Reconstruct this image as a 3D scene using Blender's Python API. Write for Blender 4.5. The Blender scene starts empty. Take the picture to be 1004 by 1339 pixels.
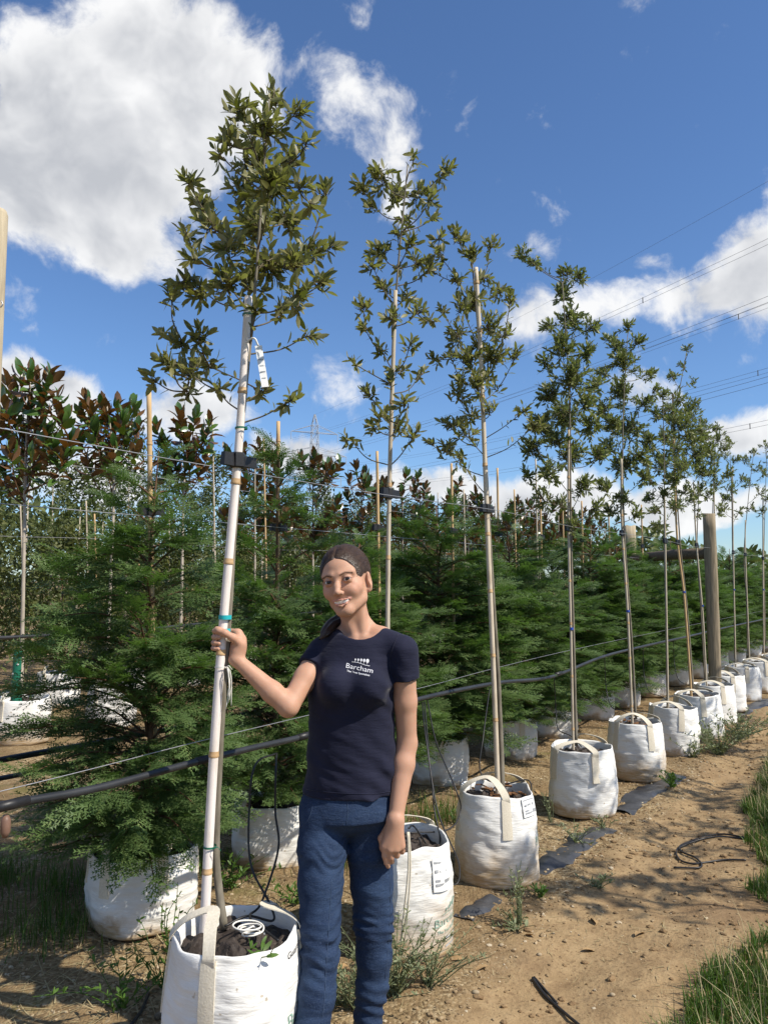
import bpy, bmesh, math, random
import numpy as np
from mathutils import Vector, Matrix
from mathutils.bvhtree import BVHTree

scene = bpy.context.scene
col = scene.collection
R = math.radians

# ------------------------------------------------------------------ camera
H, PITCH, F = 1.45, R(5.1), 1006.0
cam = bpy.data.cameras.new('camera')
cam.sensor_fit = 'VERTICAL'; cam.sensor_height = 24.0; cam.sensor_width = 18.0
cam.lens = 24.0 * F / 1339.0
cam.clip_start = 0.05; cam.clip_end = 3000
camo = bpy.data.objects.new('camera', cam); col.objects.link(camo)
camo.location = (0, 0, H); camo.rotation_euler = (R(90) + PITCH, 0, 0)
scene.camera = camo

# ------------------------------------------------------------------ sun, sky, exposure
SUN_AZ, SUN_EL = R(64), R(47)          # azimuth measured from the camera side (-Y) towards +X
sun_dir = Vector((math.sin(SUN_AZ) * math.cos(SUN_EL), -math.cos(SUN_AZ) * math.cos(SUN_EL), math.sin(SUN_EL)))
sl = bpy.data.lights.new('sun', 'SUN'); sl.energy = 5.0; sl.angle = R(0.55); sl.color = (1.0, 0.93, 0.82)
so = bpy.data.objects.new('sun', sl); col.objects.link(so)
so.rotation_euler = sun_dir.to_track_quat('Z', 'Y').to_euler()
so.location = (6, -4, 12)

vs = scene.view_settings
vs.view_transform = 'Standard'; vs.look = 'None'; vs.gamma = 1.0; vs.exposure = 0.28; vs.use_curve_mapping = False

world = bpy.data.worlds.new('World'); scene.world = world; world.use_nodes = True
try: world.cycles.sampling_method = 'MANUAL'; world.cycles.sample_map_resolution = 512
except Exception: pass

def pix_dir(px, py):
    u = (px - 502) / F; v = (669.5 - py) / F
    return Vector((u, math.cos(PITCH) - v * math.sin(PITCH), math.sin(PITCH) + v * math.cos(PITCH)))
def P(px, py, Y):
    d = pix_dir(px, py); return Vector((0, 0, H)) + d * (Y / d.y)
def G(px, py, z=0.0):
    d = pix_dir(px, py); return Vector((0, 0, H)) + d * ((z - H) / d.z)

def build_world():
    nt = world.node_tree; N = nt.nodes; L = nt.links; N.clear()
    out = N.new('ShaderNodeOutputWorld'); bg = N.new('ShaderNodeBackground')
    bg.inputs['Strength'].default_value = 0.15
    L.new(bg.outputs[0], out.inputs[0])
    sky = N.new('ShaderNodeTexSky'); sky.sky_type = 'NISHITA'; sky.sun_disc = False
    sky.sun_elevation = SUN_EL; sky.sun_rotation = math.atan2(sun_dir.x, sun_dir.y)
    sky.altitude = 0; sky.air_density = 1.0; sky.dust_density = 0.25; sky.ozone_density = 3.0
    tc = N.new('ShaderNodeTexCoord')
    def M(op, a, b=None, c=None):
        n = N.new('ShaderNodeMath'); n.operation = op
        for i, x in enumerate((a, b, c)):
            if x is None: continue
            if isinstance(x, (int, float)): n.inputs[i].default_value = x
            else: L.new(x, n.inputs[i])
        return n.outputs[0]
    def V(op, a, b=None):
        n = N.new('ShaderNodeVectorMath'); n.operation = op
        for i, x in enumerate((a, b)):
            if x is None: continue
            if isinstance(x, (tuple, Vector)): n.inputs[i].default_value = tuple(x)
            elif isinstance(x, (int, float)): n.inputs['Scale'].default_value = x
            else: L.new(x, n.inputs[i])
        return n.outputs['Value'] if op in ('DOT_PRODUCT', 'LENGTH') else n.outputs[0]
    d = tc.outputs['Generated']
    # cumulus: ellipses on the sky dome, broken up by fractal noise
    def noise(vec, scale, detail, rough=0.55):
        n = N.new('ShaderNodeTexNoise'); n.inputs['Scale'].default_value = scale
        n.inputs['Detail'].default_value = detail; n.inputs['Roughness'].default_value = rough
        L.new(vec, n.inputs['Vector']); return n
    warp = noise(d, 5.0, 3)
    dw = V('ADD', d, V('SCALE', V('SUBTRACT', warp.outputs['Color'], (0.5, 0.5, 0.5)), 0.10))
    blobs = [  # px, py, half width px, half height px, weight
        (235, 100, 150, 130, 1.0), (130, 190, 190, 135, 1.05), (40, 240, 150, 120, 1.0),
        (150, 318, 150, 68, .74), (165, 352, 120, 36, .55), (190, 40, 90, 70, .8), (60, 75, 40, 25, .35),
        (490, 130, 74, 54, .33), (520, 190, 54, 60, .33), (545, 265, 46, 46, .26),
        (930, 390, 120, 66, .66), (985, 345, 76, 70, .64), (845, 348, 44, 26, .42), (790, 410, 70, 40, .42),
        (690, 425, 58, 48, .50), (630, 480, 40, 26, .3),
        (985, 560, 80, 40, .8), (830, 530, 60, 34, .6), (255, 540, 95, 55, .95), (390, 595, 110, 34, .85),
        (40, 520, 120, 60, .9), (530, 640, 180, 34, .8), (720, 650, 160, 40, .8), (900, 650, 160, 40, .8), (130, 620, 180, 50, .7),
        (1190, 300, 160, 120, .9), (-190, 380, 160, 90, .8), (620, -190, 200, 60, .5)]
    cov = None
    for px, py, rx, ry, w in blobs:
        c = pix_dir(px, py); c.normalize()
        right = Vector((c.y, -c.x, 0)).normalized(); up = right.cross(c).normalized()
        k = c.dot(pix_dir(502, 669.5).normalized())
        rel = V('SUBTRACT', dw, c)
        a = M('MULTIPLY', V('DOT_PRODUCT', rel, right), F / (rx * .82 * k)); b = M('MULTIPLY', V('DOT_PRODUCT', rel, up), F / (ry * .84 * k))
        r2 = M('ADD', M('MULTIPLY', a, a), M('MULTIPLY', b, b))
        f = M('MULTIPLY', M('SUBTRACT', 1.0, M('MULTIPLY', r2, 0.62)), w)
        if cov is None: cov = f
        else:
            sm = N.new('ShaderNodeMath'); sm.operation = 'SMOOTH_MAX'; sm.inputs[2].default_value = 0.15
            L.new(cov, sm.inputs[0]); L.new(f, sm.inputs[1]); cov = sm.outputs[0]
    # the rest of the dome behind and beside the camera carries the same kind of broken cumulus
    low = noise(d, 2.3, 2).outputs['Fac']
    sep = N.new('ShaderNodeSeparateXYZ'); L.new(d, sep.inputs[0])
    away = N.new('ShaderNodeMapRange'); away.interpolation_type = 'SMOOTHSTEP'
    L.new(V('DOT_PRODUCT', d, pix_dir(502, 480).normalized()), away.inputs[0])
    away.inputs[1].default_value = 0.5; away.inputs[2].default_value = 0.74; away.inputs[3].default_value = 1; away.inputs[4].default_value = 0
    lowc = M('MULTIPLY', M('SUBTRACT', M('MULTIPLY', low, 5.0), 2.6), away.outputs[0])
    covb = M('MAXIMUM', cov, lowc)
    covc = M('MINIMUM', M('MAXIMUM', covb, -0.6), 1.0)
    det = noise(dw, 7.5, 9, 0.62).outputs['Fac']
    dens = M('ADD', covc, M('MULTIPLY', M('SUBTRACT', det, 0.5), 2.25))
    alpha = N.new('ShaderNodeMapRange'); alpha.interpolation_type = 'SMOOTHSTEP'
    L.new(dens, alpha.inputs[0]); alpha.inputs[1].default_value = 0.20; alpha.inputs[2].default_value = 0.62
    # self shading: thickness towards the sun, and thick middles seen from below are grey
    ds = V('ADD', dw, tuple(sun_dir * 0.05))
    det2 = noise(ds, 7.5, 4, 0.6).outputs['Fac']
    lit = M('ADD', 0.5, M('MULTIPLY', M('SUBTRACT', det, det2), 2.4))
    thick = N.new('ShaderNodeMapRange'); thick.interpolation_type = 'SMOOTHSTEP'
    L.new(M('ADD', covc, M('MULTIPLY', M('SUBTRACT', det2, 0.5), 1.3)), thick.inputs[0]); thick.inputs[1].default_value = 0.45; thick.inputs[2].default_value = 1.15
    lm = M('SUBTRACT', M('ADD', 0.55, M('MULTIPLY', lit, 0.60)), M('MULTIPLY', thick.outputs[0], 0.70))
    lmc = N.new('ShaderNodeClamp'); L.new(lm, lmc.inputs[0])
    cc = N.new('ShaderNodeMix'); cc.data_type = 'RGBA'
    L.new(lmc.outputs[0], cc.inputs[0]); cc.inputs[6].default_value = (3.1, 3.2, 3.4, 1); cc.inputs[7].default_value = (5.5, 5.5, 5.5, 1)
    sc = N.new('ShaderNodeMix'); sc.data_type = 'RGBA'; sc.blend_type = 'MULTIPLY'; sc.inputs[0].default_value = 1
    L.new(sky.outputs[0], sc.inputs[6]); sc.inputs[7].default_value = SKY_TINT
    mx = N.new('ShaderNodeMix'); mx.data_type = 'RGBA'
    L.new(M('MULTIPLY', alpha.outputs[0], 0.96), mx.inputs[0]); L.new(sc.outputs[2], mx.inputs[6]); L.new(cc.outputs[2], mx.inputs[7])
    L.new(mx.outputs[2], bg.inputs['Color'])
SKY_TINT = (0.55, 0.675, 0.825, 1)
build_world()

# ------------------------------------------------------------------ helpers
rng = np.random.default_rng(7)
def tag(o, label=None, cat=None, group=None, kind=None):
    if label: o['label'] = label
    if cat: o['category'] = cat
    if group: o['group'] = group
    if kind: o['kind'] = kind
    return o
def empty(name, loc=(0, 0, 0), label=None, cat=None, group=None):
    o = bpy.data.objects.new(name, None); col.objects.link(o); o.location = loc
    o.empty_display_size = 0.1
    return tag(o, label, cat, group)
def link(name, me, mat=None, parent=None, loc=None):
    o = bpy.data.objects.new(name, me); col.objects.link(o)
    if mat is not None and len(me.materials) == 0: me.materials.append(mat)
    if parent is not None: o.parent = parent
    if loc is not None: o.location = loc
    return o
def mesh_np(name, V, faces, smooth=True, attr=None):
    """V (n,3) array; faces a list of (m,k) int arrays."""
    me = bpy.data.meshes.new(name)
    V = np.asarray(V, dtype=np.float32)
    fs = [np.asarray(f, dtype=np.int32) for f in (faces if isinstance(faces, list) else [faces]) if len(f)]
    me.vertices.add(len(V)); me.vertices.foreach_set('co', V.ravel())
    nl = sum(f.size for f in fs); npoly = sum(len(f) for f in fs)
    me.loops.add(nl); me.loops.foreach_set('vertex_index', np.concatenate([f.ravel() for f in fs]))
    tot = np.concatenate([np.full(len(f), f.shape[1], np.int32) for f in fs])
    st = np.concatenate([[0], np.cumsum(tot)[:-1]]).astype(np.int32)
    me.polygons.add(npoly); me.polygons.foreach_set('loop_start', st)
    try: me.polygons.foreach_set('loop_total', tot)
    except Exception: pass
    me.polygons.foreach_set('use_smooth', np.full(npoly, bool(smooth)))
    me.update(calc_edges=True); me.validate()
    if attr:
        for k, a in attr.items():
            a = np.asarray(a, dtype=np.float32)
            if a.ndim == 1:
                at = me.attributes.new(k, 'FLOAT', 'POINT'); at.data.foreach_set('value', a)
            else:
                at = me.attributes.new(k, 'FLOAT_COLOR', 'POINT')
                at.data.foreach_set('color', np.concatenate([a, np.ones((len(a), 1), np.float32)], 1).ravel())
    return me
class MB:
    """collects pieces of one part"""
    def __init__(s): s.v = []; s.f3 = []; s.f4 = []; s.n = 0
    def add(s, V, F):
        V = np.asarray(V, float)
        for f in F: (s.f3 if len(f) == 3 else s.f4).append(tuple(i + s.n for i in f))
        s.v.append(V); s.n += len(V)
    def tube(s, pts, rad, n=8, cap=True, jit=0.0):
        pts = np.array([tuple(p) for p in pts], float); m = len(pts)
        rad = np.full(m, rad) if np.isscalar(rad) else np.asarray(rad, float)
        T = np.gradient(pts, axis=0); T /= np.linalg.norm(T, axis=1)[:, None] + 1e-12
        a = np.array([0, 0, 1.0]) if abs(T[0][2]) < .9 else np.array([1.0, 0, 0])
        U = np.cross(T[0], a); U /= np.linalg.norm(U); rings = []
        for i in range(m):
            U = U - T[i] * np.dot(U, T[i]); U /= np.linalg.norm(U) + 1e-12; W = np.cross(T[i], U)
            th = np.linspace(0, 2 * np.pi, n, endpoint=False)
            r = rad[i] * (1 + (jit * rng.uniform(-1, 1, n) if jit else 0))
            rings.append(pts[i] + (np.cos(th) * r)[:, None] * U + (np.sin(th) * r)[:, None] * W)
        F = []
        for i in range(m - 1):
            for j in range(n):
                k = (j + 1) % n; F.append((i * n + j, i * n + k, (i + 1) * n + k, (i + 1) * n + j))
        V = np.concatenate(rings)
        if cap:
            V = np.concatenate([V, pts[:1], pts[-1:]]); c0 = m * n; c1 = c0 + 1
            for j in range(n):
                k = (j + 1) % n; F.append((c0, k, j)); F.append((c1, (m - 1) * n + j, (m - 1) * n + k))
        s.add(V, F)
    def box(s, c, size, M=None, taper=1.0):
        c = np.array(tuple(c), float); h = np.array(size, float) / 2
        V = np.array([[x, y, z] for z in (-1, 1) for y in (-1, 1) for x in (-1, 1)], float)
        V[4:, :2] *= taper
        V = V * h
        if M is not None: V = V @ np.array(M).T
        s.add(V + c, [(0, 2, 3, 1), (4, 5, 7, 6), (0, 1, 5, 4), (2, 6, 7, 3), (0, 4, 6, 2), (1, 3, 7, 5)])
    def mesh(s, name, smooth=True):
        fs = []
        if s.f4: fs.append(np.array(s.f4))
        if s.f3: fs.append(np.array(s.f3))
        return mesh_np(name, np.concatenate(s.v), fs, smooth)
    def build(s, name, mat, parent=None, smooth=True, loc=None):
        return link(name, s.mesh(name, smooth), mat, parent, loc)
def hashn(ix, iy, iz, seed):
    h = (ix.astype(np.int64) * 374761393 + iy.astype(np.int64) * 668265263 + iz.astype(np.int64) * 2147483647 + seed * 144665) & 0x7fffffff
    h = ((h ^ (h >> 13)) * 1274126177) & 0x7fffffff
    h = ((h ^ (h >> 16)) * 374761393) & 0x7fffffff
    return (h & 0xffff) / 65535.0 * 2 - 1
def vn(x, y, z, seed=0):
    x, y, z = np.broadcast_arrays(np.asarray(x, float), np.asarray(y, float), np.asarray(z, float))
    ix, iy, iz = np.floor(x), np.floor(y), np.floor(z)
    fx, fy, fz = x - ix, y - iy, z - iz
    fx = fx * fx * (3 - 2 * fx); fy = fy * fy * (3 - 2 * fy); fz = fz * fz * (3 - 2 * fz)
    o = 0
    for a in (0, 1):
        for b in (0, 1):
            for c in (0, 1):
                o = o + hashn(ix + a, iy + b, iz + c, seed) * (fx if a else 1 - fx) * (fy if b else 1 - fy) * (fz if c else 1 - fz)
    return o
def fbm(x, y, z, seed=0, oct=3):
    o = 0; a = 1.0
    for i in range(oct):
        o = o + a * vn(x * 2 ** i, y * 2 ** i, z * 2 ** i, seed + i * 17); a *= .5
    return o
def smoothpath(pts, n=12):
    """Catmull-Rom through pts"""
    p = [np.array(tuple(q), float) for q in pts]; p = [2 * p[0] - p[1]] + p + [2 * p[-1] - p[-2]]
    out = []
    for i in range(1, len(p) - 2):
        for k in range(n):
            t = k / n; a, b, c, d = p[i - 1], p[i], p[i + 1], p[i + 2]
            out.append(.5 * (2 * b + (c - a) * t + (2 * a - 5 * b + 4 * c - d) * t * t + (3 * b - 3 * c + d - a) * t ** 3))
    out.append(p[-2]); return np.array(out)

# ------------------------------------------------------------------ materials
MATS = {}
class NT:
    def __init__(s, name):
        s.m = bpy.data.materials.new(name); s.m.use_nodes = True
        s.t = s.m.node_tree; s.N = s.t.nodes; s.L = s.t.links
        s.b = s.N['Principled BSDF']; s.out = s.N['Material Output']
        MATS[name] = s.m
    def node(s, t, **k):
        n = s.N.new(t)
        for a, b in k.items(): setattr(n, a, b)
        return n
    def set(s, sock, v):
        if hasattr(v, 'node'): s.L.new(v, sock)
        else: sock.default_value = v
    def coord(s, kind='Object', scale=(1, 1, 1)):
        tc = s.node('ShaderNodeTexCoord'); mp = s.node('ShaderNodeMapping'); mp.inputs['Scale'].default_value = scale
        s.L.new(tc.outputs[kind], mp.inputs[0]); return mp.outputs[0]
    def noise(s, vec, scale, detail=4, rough=.55, out='Fac'):
        n = s.node('ShaderNodeTexNoise'); n.inputs['Scale'].default_value = scale; n.inputs['Detail'].default_value = detail
        n.inputs['Roughness'].default_value = rough; s.L.new(vec, n.inputs['Vector']); return n.outputs[out]
    def ramp(s, fac, stops):
        r = s.node('ShaderNodeValToRGB'); e = r.color_ramp.elements
        while len(e) < len(stops): e.new(.5)
        for i, (p, c) in enumerate(stops):
            e[i].position = p; e[i].color = (c[0], c[1], c[2], 1) if not isinstance(c, (int, float)) else (c, c, c, 1)
        s.L.new(fac, r.inputs[0]); return r.outputs[0]
    def mix(s, fac, a, b, blend='MIX'):
        n = s.node('ShaderNodeMix', data_type='RGBA', blend_type=blend); s.set(n.inputs[0], fac)
        for i, v in ((6, a), (7, b)):
            if hasattr(v, 'node'): s.L.new(v, n.inputs[i])
            else: n.inputs[i].default_value = (v[0], v[1], v[2], 1)
        return n.outputs[2]
    def math(s, op, a, b=None, c=None):
        n = s.node('ShaderNodeMath', operation=op)
        for i, x in enumerate((a, b, c)):
            if x is not None: s.set(n.inputs[i], x)
        return n.outputs[0]
    def maprange(s, v, a, b, c=0, d=1, smooth=True):
        n = s.node('ShaderNodeMapRange'); n.interpolation_type = 'SMOOTHSTEP' if smooth else 'LINEAR'
        s.set(n.inputs[0], v)
        if a > b: a, b, c, d = b, a, d, c
        for i, x in enumerate((a, b, c, d)): n.inputs[i + 1].default_value = x
        return n.outputs[0]
    def bump(s, h, strength=.3, dist=.01, normal=None):
        n = s.node('ShaderNodeBump'); n.inputs['Strength'].default_value = strength; n.inputs['Distance'].default_value = dist
        s.L.new(h, n.inputs['Height'])
        if normal is not None: s.L.new(normal, n.inputs['Normal'])
        s.L.new(n.outputs[0], s.b.inputs['Normal']); return n.outputs[0]
    def attr(s, name, out='Fac'):
        n = s.node('ShaderNodeAttribute', attribute_name=name); return n.outputs[out]
    def color(s, c): s.set(s.b.inputs['Base Color'], c if hasattr(c, 'node') else (c[0], c[1], c[2], 1)); return s
    def rough(s, r): s.set(s.b.inputs['Roughness'], r); return s
    def spec(s, r): s.set(s.b.inputs['Specular IOR Level'], r); return s

def simple(name, c1, c2=None, scale=20, rough=.6, spec=.4, bump=0, bdist=.004, stretch=(1, 1, 1), metal=0):
    m = NT(name); v = m.coord('Object', stretch)
    n = m.noise(v, scale, 5)
    m.color(m.ramp(n, [(.3, c1), (.7, c2 or tuple(x * .75 for x in c1))])).rough(rough).spec(spec)
    if bump: m.bump(n, bump, bdist)
    m.b.inputs['Metallic'].default_value = metal
    return m.m
def leaf_mat(name, top1, top2, under, transl=.25, rough=.38, by_obj=False, spec=.5, tcol=None):
    m = NT(name)
    if by_obj: r = m.node('ShaderNodeObjectInfo').outputs['Random']
    else: r = m.attr('lv')
    c = m.mix(r, top1, top2)
    g = m.node('ShaderNodeNewGeometry')
    c = m.mix(g.outputs['Backfacing'], c, under)
    m.color(c).rough(rough).spec(spec)
    tr = m.node('ShaderNodeBsdfTranslucent')
    tcn = m.mix(1.0, c, tcol or (1.3, 1.5, .6), 'MULTIPLY'); m.L.new(tcn, tr.inputs[0])
    ms = m.node('ShaderNodeMixShader'); ms.inputs[0].default_value = transl
    m.L.new(m.b.outputs[0], ms.inputs[1]); m.L.new(tr.outputs[0], ms.inputs[2]); m.L.new(ms.outputs[0], m.out.inputs[0])
    return m.m

# one tree leaf = holm oak type: dark olive above, paler felt below
OAK1, OAK2, OAKU = (.088, .097, .026), (.205, .188, .056), (.25, .235, .115)
leaf_mat('oak_leaf', OAK1, OAK2, OAKU, .30, .45, False, .35, (1.25, 1.5, .6))
leaf_mat('oak_leaf_single', OAK1, OAK2, OAKU, .30, .45, True, .35, (1.25, 1.5, .6))
leaf_mat('oak_leaf_far', (.088, .112, .032), (.205, .210, .068), (.20, .22, .11), .28, .45, False, .35)
leaf_mat('magnolia_leaf', (.042, .095, .018), (.095, .175, .034), (.150, .078, .030), .18, .25, True, .6, (1.6, 1.2, .4))
leaf_mat('magnolia_leaf_far', (.032, .072, .020), (.070, .125, .032), (.115, .066, .028), .14, .28, False, .6, (1.6, 1.2, .4))
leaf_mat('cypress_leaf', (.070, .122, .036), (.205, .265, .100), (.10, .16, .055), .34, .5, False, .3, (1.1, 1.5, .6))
leaf_mat('far_leaf', (.055, .088, .030), (.125, .140, .042), (.09, .11, .04), .22, .5, False, .3)
leaf_mat('shrub_leaf', (.060, .082, .022), (.115, .120, .030), (.08, .09, .03), .22, .5, False, .3)
leaf_mat('weed_leaf', (.16, .19, .10), (.24, .26, .15), (.2, .22, .13), .2, .6, False, .2)
leaf_mat('green_weed', (.06, .13, .02), (.10, .17, .03), (.1, .16, .04), .25, .5, False, .3)
leaf_mat('grass_blade', (.050, .115, .018), (.120, .165, .035), (.07, .12, .025), .3, .5, False, .3)
leaf_mat('straw', (.30, .24, .13), (.42, .35, .20), (.3, .25, .15), .1, .7, False, .2)

def bark(name, c1, c2, sc=30):
    return simple(name, c1, c2, sc, .85, .2, .6, .004, (1, 1, .25))
bark('bark_grey', (.26, .23, .18), (.13, .115, .085), 40)
bark('bark_brown', (.16, .09, .05), (.09, .05, .03), 40)
bark('bark_pale', (.50, .44, .36), (.30, .26, .20), 30)
bark('twig', (.17, .14, .095), (.10, .08, .05), 60)

def cane(name, base, dark, nodec):
    m = NT(name); v = m.coord('Object', (6, 6, 1.2)); n = m.noise(v, 8, 5)
    v2 = m.coord('Object', (60, 60, 2)); n2 = m.noise(v2, 6, 4)
    m.color(m.mix(m.maprange(n, .45, .75), base, dark)).rough(.75).spec(.18)
    m.color(m.mix(m.maprange(n2, .62, .72, 0, .6), m.mix(m.maprange(n, .45, .75), base, dark), nodec))
    m.bump(n2, .15, .002); return m.m
cane('cane_white', (.78, .71, .66), (.66, .58, .50), (.45, .34, .22))
cane('cane_tan', (.55, .38, .20), (.42, .27, .13), (.25, .15, .07))
cane('cane_pale', (.60, .51, .39), (.46, .37, .26), (.26, .19, .12))
cane('cane_grey', (.50, .43, .33), (.36, .29, .20), (.20, .155, .10))
simple('cane_ring', (.62, .42, .22), (.40, .25, .12), 30, .6)
simple('black_rubber', (.012, .012, .013), (.022, .021, .022), 40, .45, .4, .2)
simple('black_pipe', (.018, .019, .021), (.035, .036, .038), 12, .38, .5, .1, .002, (1, 1, 1))
simple('wire_steel', (.45, .45, .46), (.34, .34, .35), 40, .4, .5, metal=.6)
simple('turquoise_tape', (.02, .42, .45), (.015, .36, .40), 30, .45, .4)
simple('green_tie', (.015, .16, .10), (.01, .12, .07), 30, .45, .4)
simple('blue_tie', (.03, .08, .42), (.02, .06, .32), 30, .45, .4)
simple('white_plastic', (.78, .78, .76), (.70, .70, .68), 30, .45, .4)
simple('white_string', (.80, .78, .72), (.65, .62, .55), 90, .8, .2)
simple('strap_webbing', (.72, .66, .54), (.60, .54, .42), 160, .85, .15, .5, .002)
simple('print_dark', (.05, .05, .055), (.03, .03, .035), 30, .7, .2)
simple('print_green', (.22, .34, .27), (.30, .42, .35), 30, .7, .2)
simple('print_grey', (.36, .37, .38), (.28, .29, .30), 30, .7, .2)
simple('terracotta_plastic', (.20, .115, .08), (.15, .085, .06), 30, .5, .4)
simple('timber_post', (.36, .29, .20), (.20, .165, .11), 9, .85, .2, .7, .006, (6, 6, .6))
simple('timber_pale', (.50, .42, .29), (.34, .28, .19), 9, .85, .2, .6, .005, (6, 6, .6))
simple('timber_dark', (.19, .15, .10), (.09, .07, .05), 9, .85, .2, .7, .006, (.6, 6, 6))
simple('pylon_steel', (.42, .45, .49), (.36, .39, .43), 3, .6, .4)
simple('cable', (.10, .10, .11), (.08, .08, .09), 3, .6, .3)
simple('membrane', (.035, .037, .042), (.07, .072, .078), 14, .35, .5, .5, .01)
simple('stone', (.40, .33, .22), (.26, .20, .13), 6, .9, .2, .4, .01)
simple('dry_leaf', (.40, .28, .14), (.28, .17, .08), 20, .8, .2)

def bag_mat(name, stain):
    m = NT(name); v = m.coord('Object'); big = m.noise(v, 7, 5)
    sep = m.node('ShaderNodeSeparateXYZ'); m.L.new(v, sep.inputs[0])
    fold = m.noise(m.coord('Object', (5, 5, 28)), 4, 5)
    # soil splashed up from the ground
    hgt = m.math('ADD', sep.outputs[2], m.math('MULTIPLY', m.math('SUBTRACT', big, .5), .35))
    dirt = m.maprange(hgt, stain, stain * .12, 0, .95)
    dirt = m.math('MULTIPLY', dirt, m.maprange(fold, .3, .6, .7, 1.0))
    base = m.mix(m.maprange(big, .35, .7), (.80, .79, .75), (.72, .71, .67))
    specks = m.maprange(m.noise(v, 34, 1), .74, .78, 0, .7)
    c = m.mix(dirt, base, (.38, .26, .125)); c = m.mix(specks, c, (.35, .27, .17))
    m.color(c).rough(.55).spec(.3)
    w = m.node('ShaderNodeTexWave', wave_type='BANDS', bands_direction='Z'); w.inputs['Scale'].default_value = 90; m.L.new(v, w.inputs[0])
    h = m.math('ADD', m.math('MULTIPLY', fold, 1.0), m.math('MULTIPLY', w.outputs['Fac'], .04))
    m.bump(h, .38, .009); return m.m
bag_mat('bag_fabric', .10); bag_mat('bag_fabric_stained', .27)
def crumple(name, c1, c2):
    m = NT(name); v = m.coord('Object'); n = m.noise(v, 14, 6, .65)
    m.color(m.ramp(m.noise(v, 6, 4), [(.35, c1), (.7, c2)])).rough(.62).spec(.35)
    vo = m.node('ShaderNodeTexVoronoi', feature='DISTANCE_TO_EDGE'); vo.inputs['Scale'].default_value = 16; m.L.new(v, vo.inputs['Vector'])
    m.bump(m.math('ADD', n, m.math('MULTIPLY', vo.outputs['Distance'], .8)), .9, .02); return m.m
crumple('mulch_fabric', (.030, .022, .018), (.065, .050, .040))
simple('bark_chip', (.20, .10, .045), (.10, .05, .025), 30, .85, .2, .5)

# ground: gravelly ochre soil in the beds, pale trodden earth on the path, darker soil under grass
ROW_E = Vector((.556, .831, 0)).normalized(); ROW_N = Vector((ROW_E.y, -ROW_E.x, 0))   # along the row, and to its right (the path)
g2 = G(528, 1262); ROW_O = g2 + Vector((g2.x, g2.y, 0)).normalized() * .2
def row_pt(t, s, z=0.0): return ROW_O + ROW_E * t + ROW_N * s + Vector((0, 0, z))
def row_ts(p): d = Vector((p[0], p[1], 0)) - Vector((ROW_O.x, ROW_O.y, 0)); return d.dot(ROW_E), d.dot(ROW_N)
def ground_mat():
    m = NT('ground_earth'); v = m.coord('Object')
    dp = m.node('ShaderNodeVectorMath', operation='DOT_PRODUCT'); m.L.new(v, dp.inputs[0]); dp.inputs[1].default_value = tuple(ROW_N)
    s = m.math('SUBTRACT', dp.outputs['Value'], ROW_O.dot(ROW_N))
    n1 = m.noise(v, 1.6, 6); n2 = m.noise(v, 9, 6, .65); n3 = m.noise(v, 60, 4, .6)
    vo = m.node('ShaderNodeTexVoronoi'); vo.inputs['Scale'].default_value = 75; m.L.new(v, vo.inputs['Vector'])
    gcol = m.node('ShaderNodeSeparateColor'); m.L.new(vo.outputs['Color'], gcol.inputs[0])
    grav = m.ramp(gcol.outputs[0], [(.0, (.115, .078, .040)), (.35, (.225, .158, .082)), (.7, (.32, .235, .126)), (1.0, (.43, .345, .215))])
    soil = m.ramp(n2, [(.25, (.105, .070, .035)), (.55, (.205, .140, .073)), (.8, (.28, .205, .112))])
    bed = m.mix(m.maprange(n1, .35, .62), grav, soil)
    path = m.ramp(m.math('ADD', m.math('MULTIPLY', n2, .6), m.math('MULTIPLY', n1, .4)), [(.3, (.180, .115, .058)), (.5, (.305, .212, .112)), (.72, (.425, .310, .172))])
    path = m.mix(m.maprange(n3, .55, .66, 0, .7), path, (.15, .095, .050))
    big = m.noise(v, .9, 5, .6); path = m.mix(m.maprange(big, .50, .66, 0, .55), path, (.17, .105, .058)); stain = m.noise(v, 4.5, 6, .7); path = m.mix(m.maprange(stain, .57, .66, 0, .55), path, (.125, .082, .046))
    sw = m.math('ADD', s, m.math('MULTIPLY', m.math('SUBTRACT', n1, .5), .5))
    c = m.mix(m.maprange(sw, .28, .48), bed, path)
    grs = m.mix(m.maprange(n2, .4, .6), (.13, .10, .05), (.075, .095, .03))
    c = m.mix(m.maprange(sw, 1.25, 1.55), c, grs)
    # damp green bloom in the shaded bed
    mossn = m.maprange(m.noise(v, 2.6, 5), .56, .7, 0, .55)
    moss = m.math('MULTIPLY', mossn, m.maprange(sw, .25, -.1))
    c = m.mix(moss, c, (.11, .115, .03))
    # far away: dry field
    m.color(c).rough(.95).spec(.15)
    onpath = m.maprange(sw, .28, .48); h = m.math('ADD', m.math('MULTIPLY', n2, .9), m.math('ADD', m.math('MULTIPLY', m.math('MULTIPLY', vo.outputs['Distance'], -.25), m.math('SUBTRACT', 1.0, onpath)), m.math('MULTIPLY', n3, .18)))
    m.bump(h, .8, .025)
ground_mat()
def M_(n): return MATS[n]
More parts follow.
